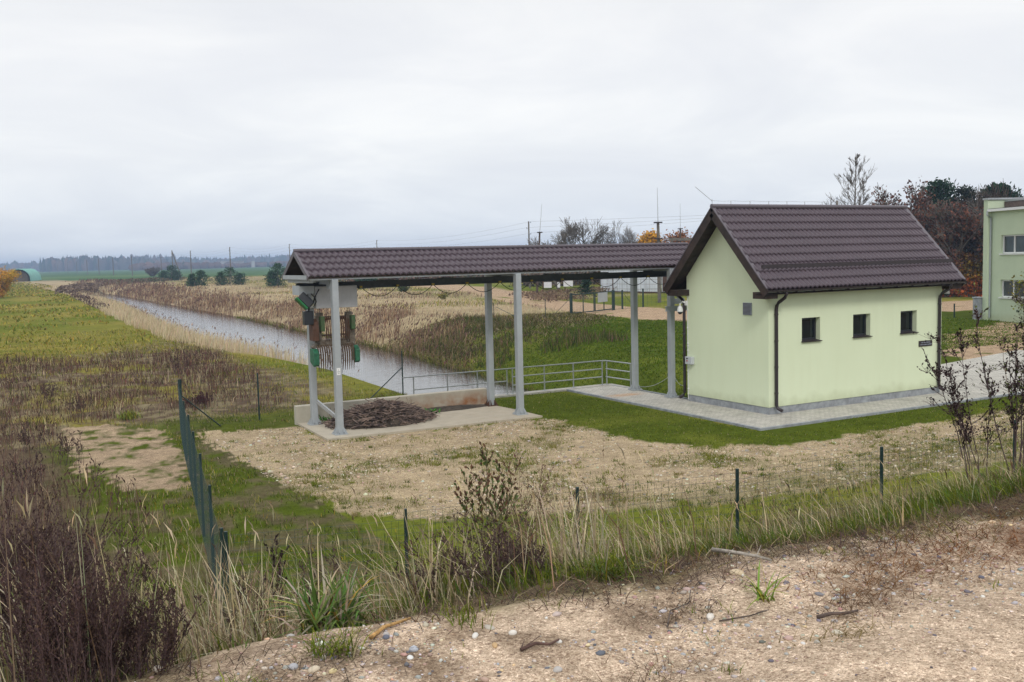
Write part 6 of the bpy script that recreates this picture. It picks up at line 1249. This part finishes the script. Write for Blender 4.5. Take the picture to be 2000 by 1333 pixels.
def hedge(name,x0,y0,x1,y1,wd_,h,label,seed,cols,n,sz,hcols=None):
    g=np.random.default_rng(seed); e=empty(name,(x0,y0,0),label,'hedge'); t=g.random(n); L=math.hypot(x1-x0,y1-y0); nx,ny=-(y1-y0)/L,(x1-x0)/L; o=g.normal(0,0.33,n)*wd_; zz=h*g.random(n)**0.8*(0.85+0.3*vn(t*L,o,2.0,3)); P=np.stack([x0+(x1-x0)*t+nx*o,y0+(y1-y0)*t+ny*o,zz],-1)
    a=g.normal(0,1,(n,3)); a/=np.linalg.norm(a,axis=1)[:,None]; b=np.cross(a,g.normal(0,1,(n,3))); b/=np.linalg.norm(b,axis=1)[:,None]; s=sz*g.uniform(0.5,1.2,(n,1)); cl=np.array(cols)[np.clip((zz/h*len(cols)+g.normal(0,0.55,n)).astype(int),0,len(cols)-1)]*g.uniform(0.6,1.4,(n,1))
    npmesh('foliage',np.stack([P-a*s,P+b*s*.6,P+a*s,P-b*s*.6],1).reshape(-1,3),[np.arange(4*n).reshape(-1,4)],M_leaf,parent=e,col=np.repeat(cl,4,axis=0))
    st=MB()
    for i in range(50): q=g.random(); st.tube([(x0+(x1-x0)*q,y0+(y1-y0)*q,-0.1),(x0+(x1-x0)*q+g.normal(0,.5),y0+(y1-y0)*q+g.normal(0,.5),h*0.85)],[0.06,0.02],4,cap=False)
    st.build('stems',M_bark,e); return e
hedge('beech_hedge',82.5,72.5,93.5,58.0,1.6,4.3,'dense orange red hedge seen between the pump house and the office building',671,[(0.34,0.085,0.025),(0.30,0.09,0.03),(0.24,0.13,0.03),(0.22,0.15,0.03),(0.14,0.07,0.03)],16000,0.17)
bush('young_tree',60.0,39.2,3.7,2.2,'small sparse yellow green tree before the lower office windows',673,[(0.19,0.21,0.03),(0.24,0.2,0.04),(0.12,0.15,0.03)],n=900,sz=0.10,stems=12,cat='tree')
bush('low_shrub',60.8,38.5,1.3,3.4,'dark low shrubs along the foot of the office wall',674,[(0.04,0.06,0.03),(0.06,0.06,0.03)],n=2600,sz=0.1,stems=30)
# scrub behind the fields, under the shelter roof
def band(name,pts,wd_,h,n,sz,cols,seed,tops=None,kind='stuff',hn=14):
    g=np.random.default_rng(seed); P=[];L=[];pts=np.array(pts,float); seg=np.hypot(*np.diff(pts,axis=0).T); cum=np.concatenate([[0],np.cumsum(seg)]); t=g.uniform(0,cum[-1],n); x=np.interp(t,cum,pts[:,0]); y=np.interp(t,cum,pts[:,1]); x=x+g.uniform(-.5,.5,n)*wd_; y=y+g.uniform(-.5,.5,n)*wd_
    hh=h*(0.55+0.7*vn(t,x*0,hn*4,5)+0.35*(vn(t,y*0,hn,6)-0.5)); zz=hh*g.random(n)**0.7
    P=np.stack([x,y,zz],-1); a=g.normal(0,1,(n,3)); a[:,2]*=1.5; a/=np.linalg.norm(a,axis=1)[:,None]; b=np.cross(a,g.normal(0,1,(n,3))); b/=np.linalg.norm(b,axis=1)[:,None]; s=sz*g.uniform(0.5,1.2,(n,1)); ci=np.array(cols)[g.integers(0,len(cols),n)]*g.uniform(0.7,1.3,(n,1))
    V=np.stack([P-a*s,P+b*s*.6,P+a*s,P-b*s*.6],1).reshape(-1,3); o=npmesh(name,V,[np.arange(4*n).reshape(-1,4)],M_leaf,col=np.repeat(ci,4,axis=0)); tag(o,kind=kind); return o
band('distant_scrub',[(75,210),(95,180),(120,165),(150,150)],10,2.4,7000,0.5,[(0.13,0.08,0.06),(0.17,0.11,0.07),(0.08,0.08,0.04)],681)
band('distant_scrub',[(86,150),(105,138),(125,130)],8,3.0,5000,0.4,[(0.11,0.08,0.06),(0.07,0.06,0.05),(0.14,0.1,0.06)],682)
band('distant_scrub',[(60,95),(66,112),(74,112),(86,118)],6,0.7,3500,0.16,[(0.18,0.12,0.085),(0.24,0.18,0.11),(0.12,0.08,0.06)],683)
band('bank_scrub',[(21,215),(26,260),(33,300),(40,330)],8,1.1,2600,0.35,[(0.15,0.11,0.085),(0.24,0.18,0.13),(0.10,0.07,0.06)],684)
band('bank_scrub',[(36,300),(52,330),(70,380)],10,1.3,2600,0.4,[(0.07,0.085,0.045),(0.14,0.12,0.07),(0.15,0.11,0.085)],685)
band('bank_scrub',[(15,125),(17.5,175),(20,220)],1.6,0.8,1200,0.15,[(0.13,0.085,0.075),(0.09,0.06,0.055)],686)
# forest on the horizon: crowns standing on real ground, several rows deep
def forest(name,pts,depth,h,n,cols,seed,spruce=0.3,rad=9):
    g=np.random.default_rng(seed); pts=np.array(pts,float); seg=np.hypot(*np.diff(pts,axis=0).T); cum=np.concatenate([[0],np.cumsum(seg)]); t=g.uniform(0,cum[-1],n); x=np.interp(t,cum,pts[:,0])+g.uniform(-.5,.5,n)*depth*0.3; y=np.interp(t,cum,pts[:,1])+g.uniform(0,1,n)*depth
    hh=h*(0.72+0.45*vn(t,0*t,140,9)+0.12*g.normal(0,1,n)); V=[];F=[];CC=[]; sp=g.random(n)<spruce*(0.4+1.2*vn(t,0*t,220,4))
    for i in range(n):
        r=rad*g.uniform(0.5,1.0)*(0.55 if sp[i] else 1); b=len(V); K=7
        prof=[(0.0,0.9),(0.35,1.0),(0.7,0.55),(1.0,0.03)] if sp[i] else [(0,0.8),(0.35,1.05),(0.75,0.85),(0.93,0.45),(1.0,0.1)]
        H_=hh[i]*(1.12 if sp[i] else 1)
        for (u,q) in prof:
            for k in range(K): a=6.283*k/K; w=r*q*g.uniform(0.75,1.2); V.append((x[i]+w*math.cos(a),y[i]+w*math.sin(a),u*H_*g.uniform(0.96,1.04)))
        c=cols[0] if sp[i] else cols[1+g.integers(len(cols)-1)]; f=g.uniform(0.7,1.3); CC+=[[c[0]*f,c[1]*f,c[2]*f]]*(K*len(prof))
        for l in range(len(prof)-1):
            for k in range(K): F.append((b+l*K+k,b+l*K+(k+1)%K,b+(l+1)*K+(k+1)%K,b+(l+1)*K+k))
    o=npmesh(name,np.array(V),[np.array(F)],M_leaf,col=np.array(CC)); tag(o,kind='stuff')
FC=[(0.03,0.05,0.03),(0.09,0.065,0.05),(0.12,0.07,0.045),(0.07,0.06,0.045),(0.06,0.07,0.04)]
forest('distant_forest',[(-900,2350),(-100,2450),(240,2500)],260,19,1500,FC,701,0.25)
forest('distant_forest',[(150,1850),(330,1860)],120,19,420,FC,702,0.6,8)
forest('distant_forest',[(330,2250),(700,2100),(1200,1900),(1700,1700)],260,22,1700,FC,703,0.55)
forest('distant_forest',[(1200,1500),(1800,1100),(2300,500)],260,18,1200,FC,704,0.4)
forest('distant_forest',[(210,1350),(420,1480),(700,1500)],60,8,500,[FC[0],(0.13,0.075,0.055),(0.10,0.065,0.05)],705,0.1,8)
# ------------------------------------------------------------------ autumn haze
hm=bpy.data.materials.new('haze'); hm.use_nodes=True; t=hm.node_tree; t.nodes.clear(); o_=N(t,'ShaderNodeOutputMaterial'); pv=N(t,'ShaderNodeVolumePrincipled'); pv.inputs['Color'].default_value=(0.52,0.70,1.0,1); pv.inputs['Density'].default_value=0.00038; t.links.new(pv.outputs[0],o_.inputs['Volume'])
HAZE=True
if HAZE:
    hb=MB().box(-9500,9500,-1500,9500,-4.5,30).build('haze',hm); tag(hb,kind='stuff')
    sc.cycles.volume_bounces=0
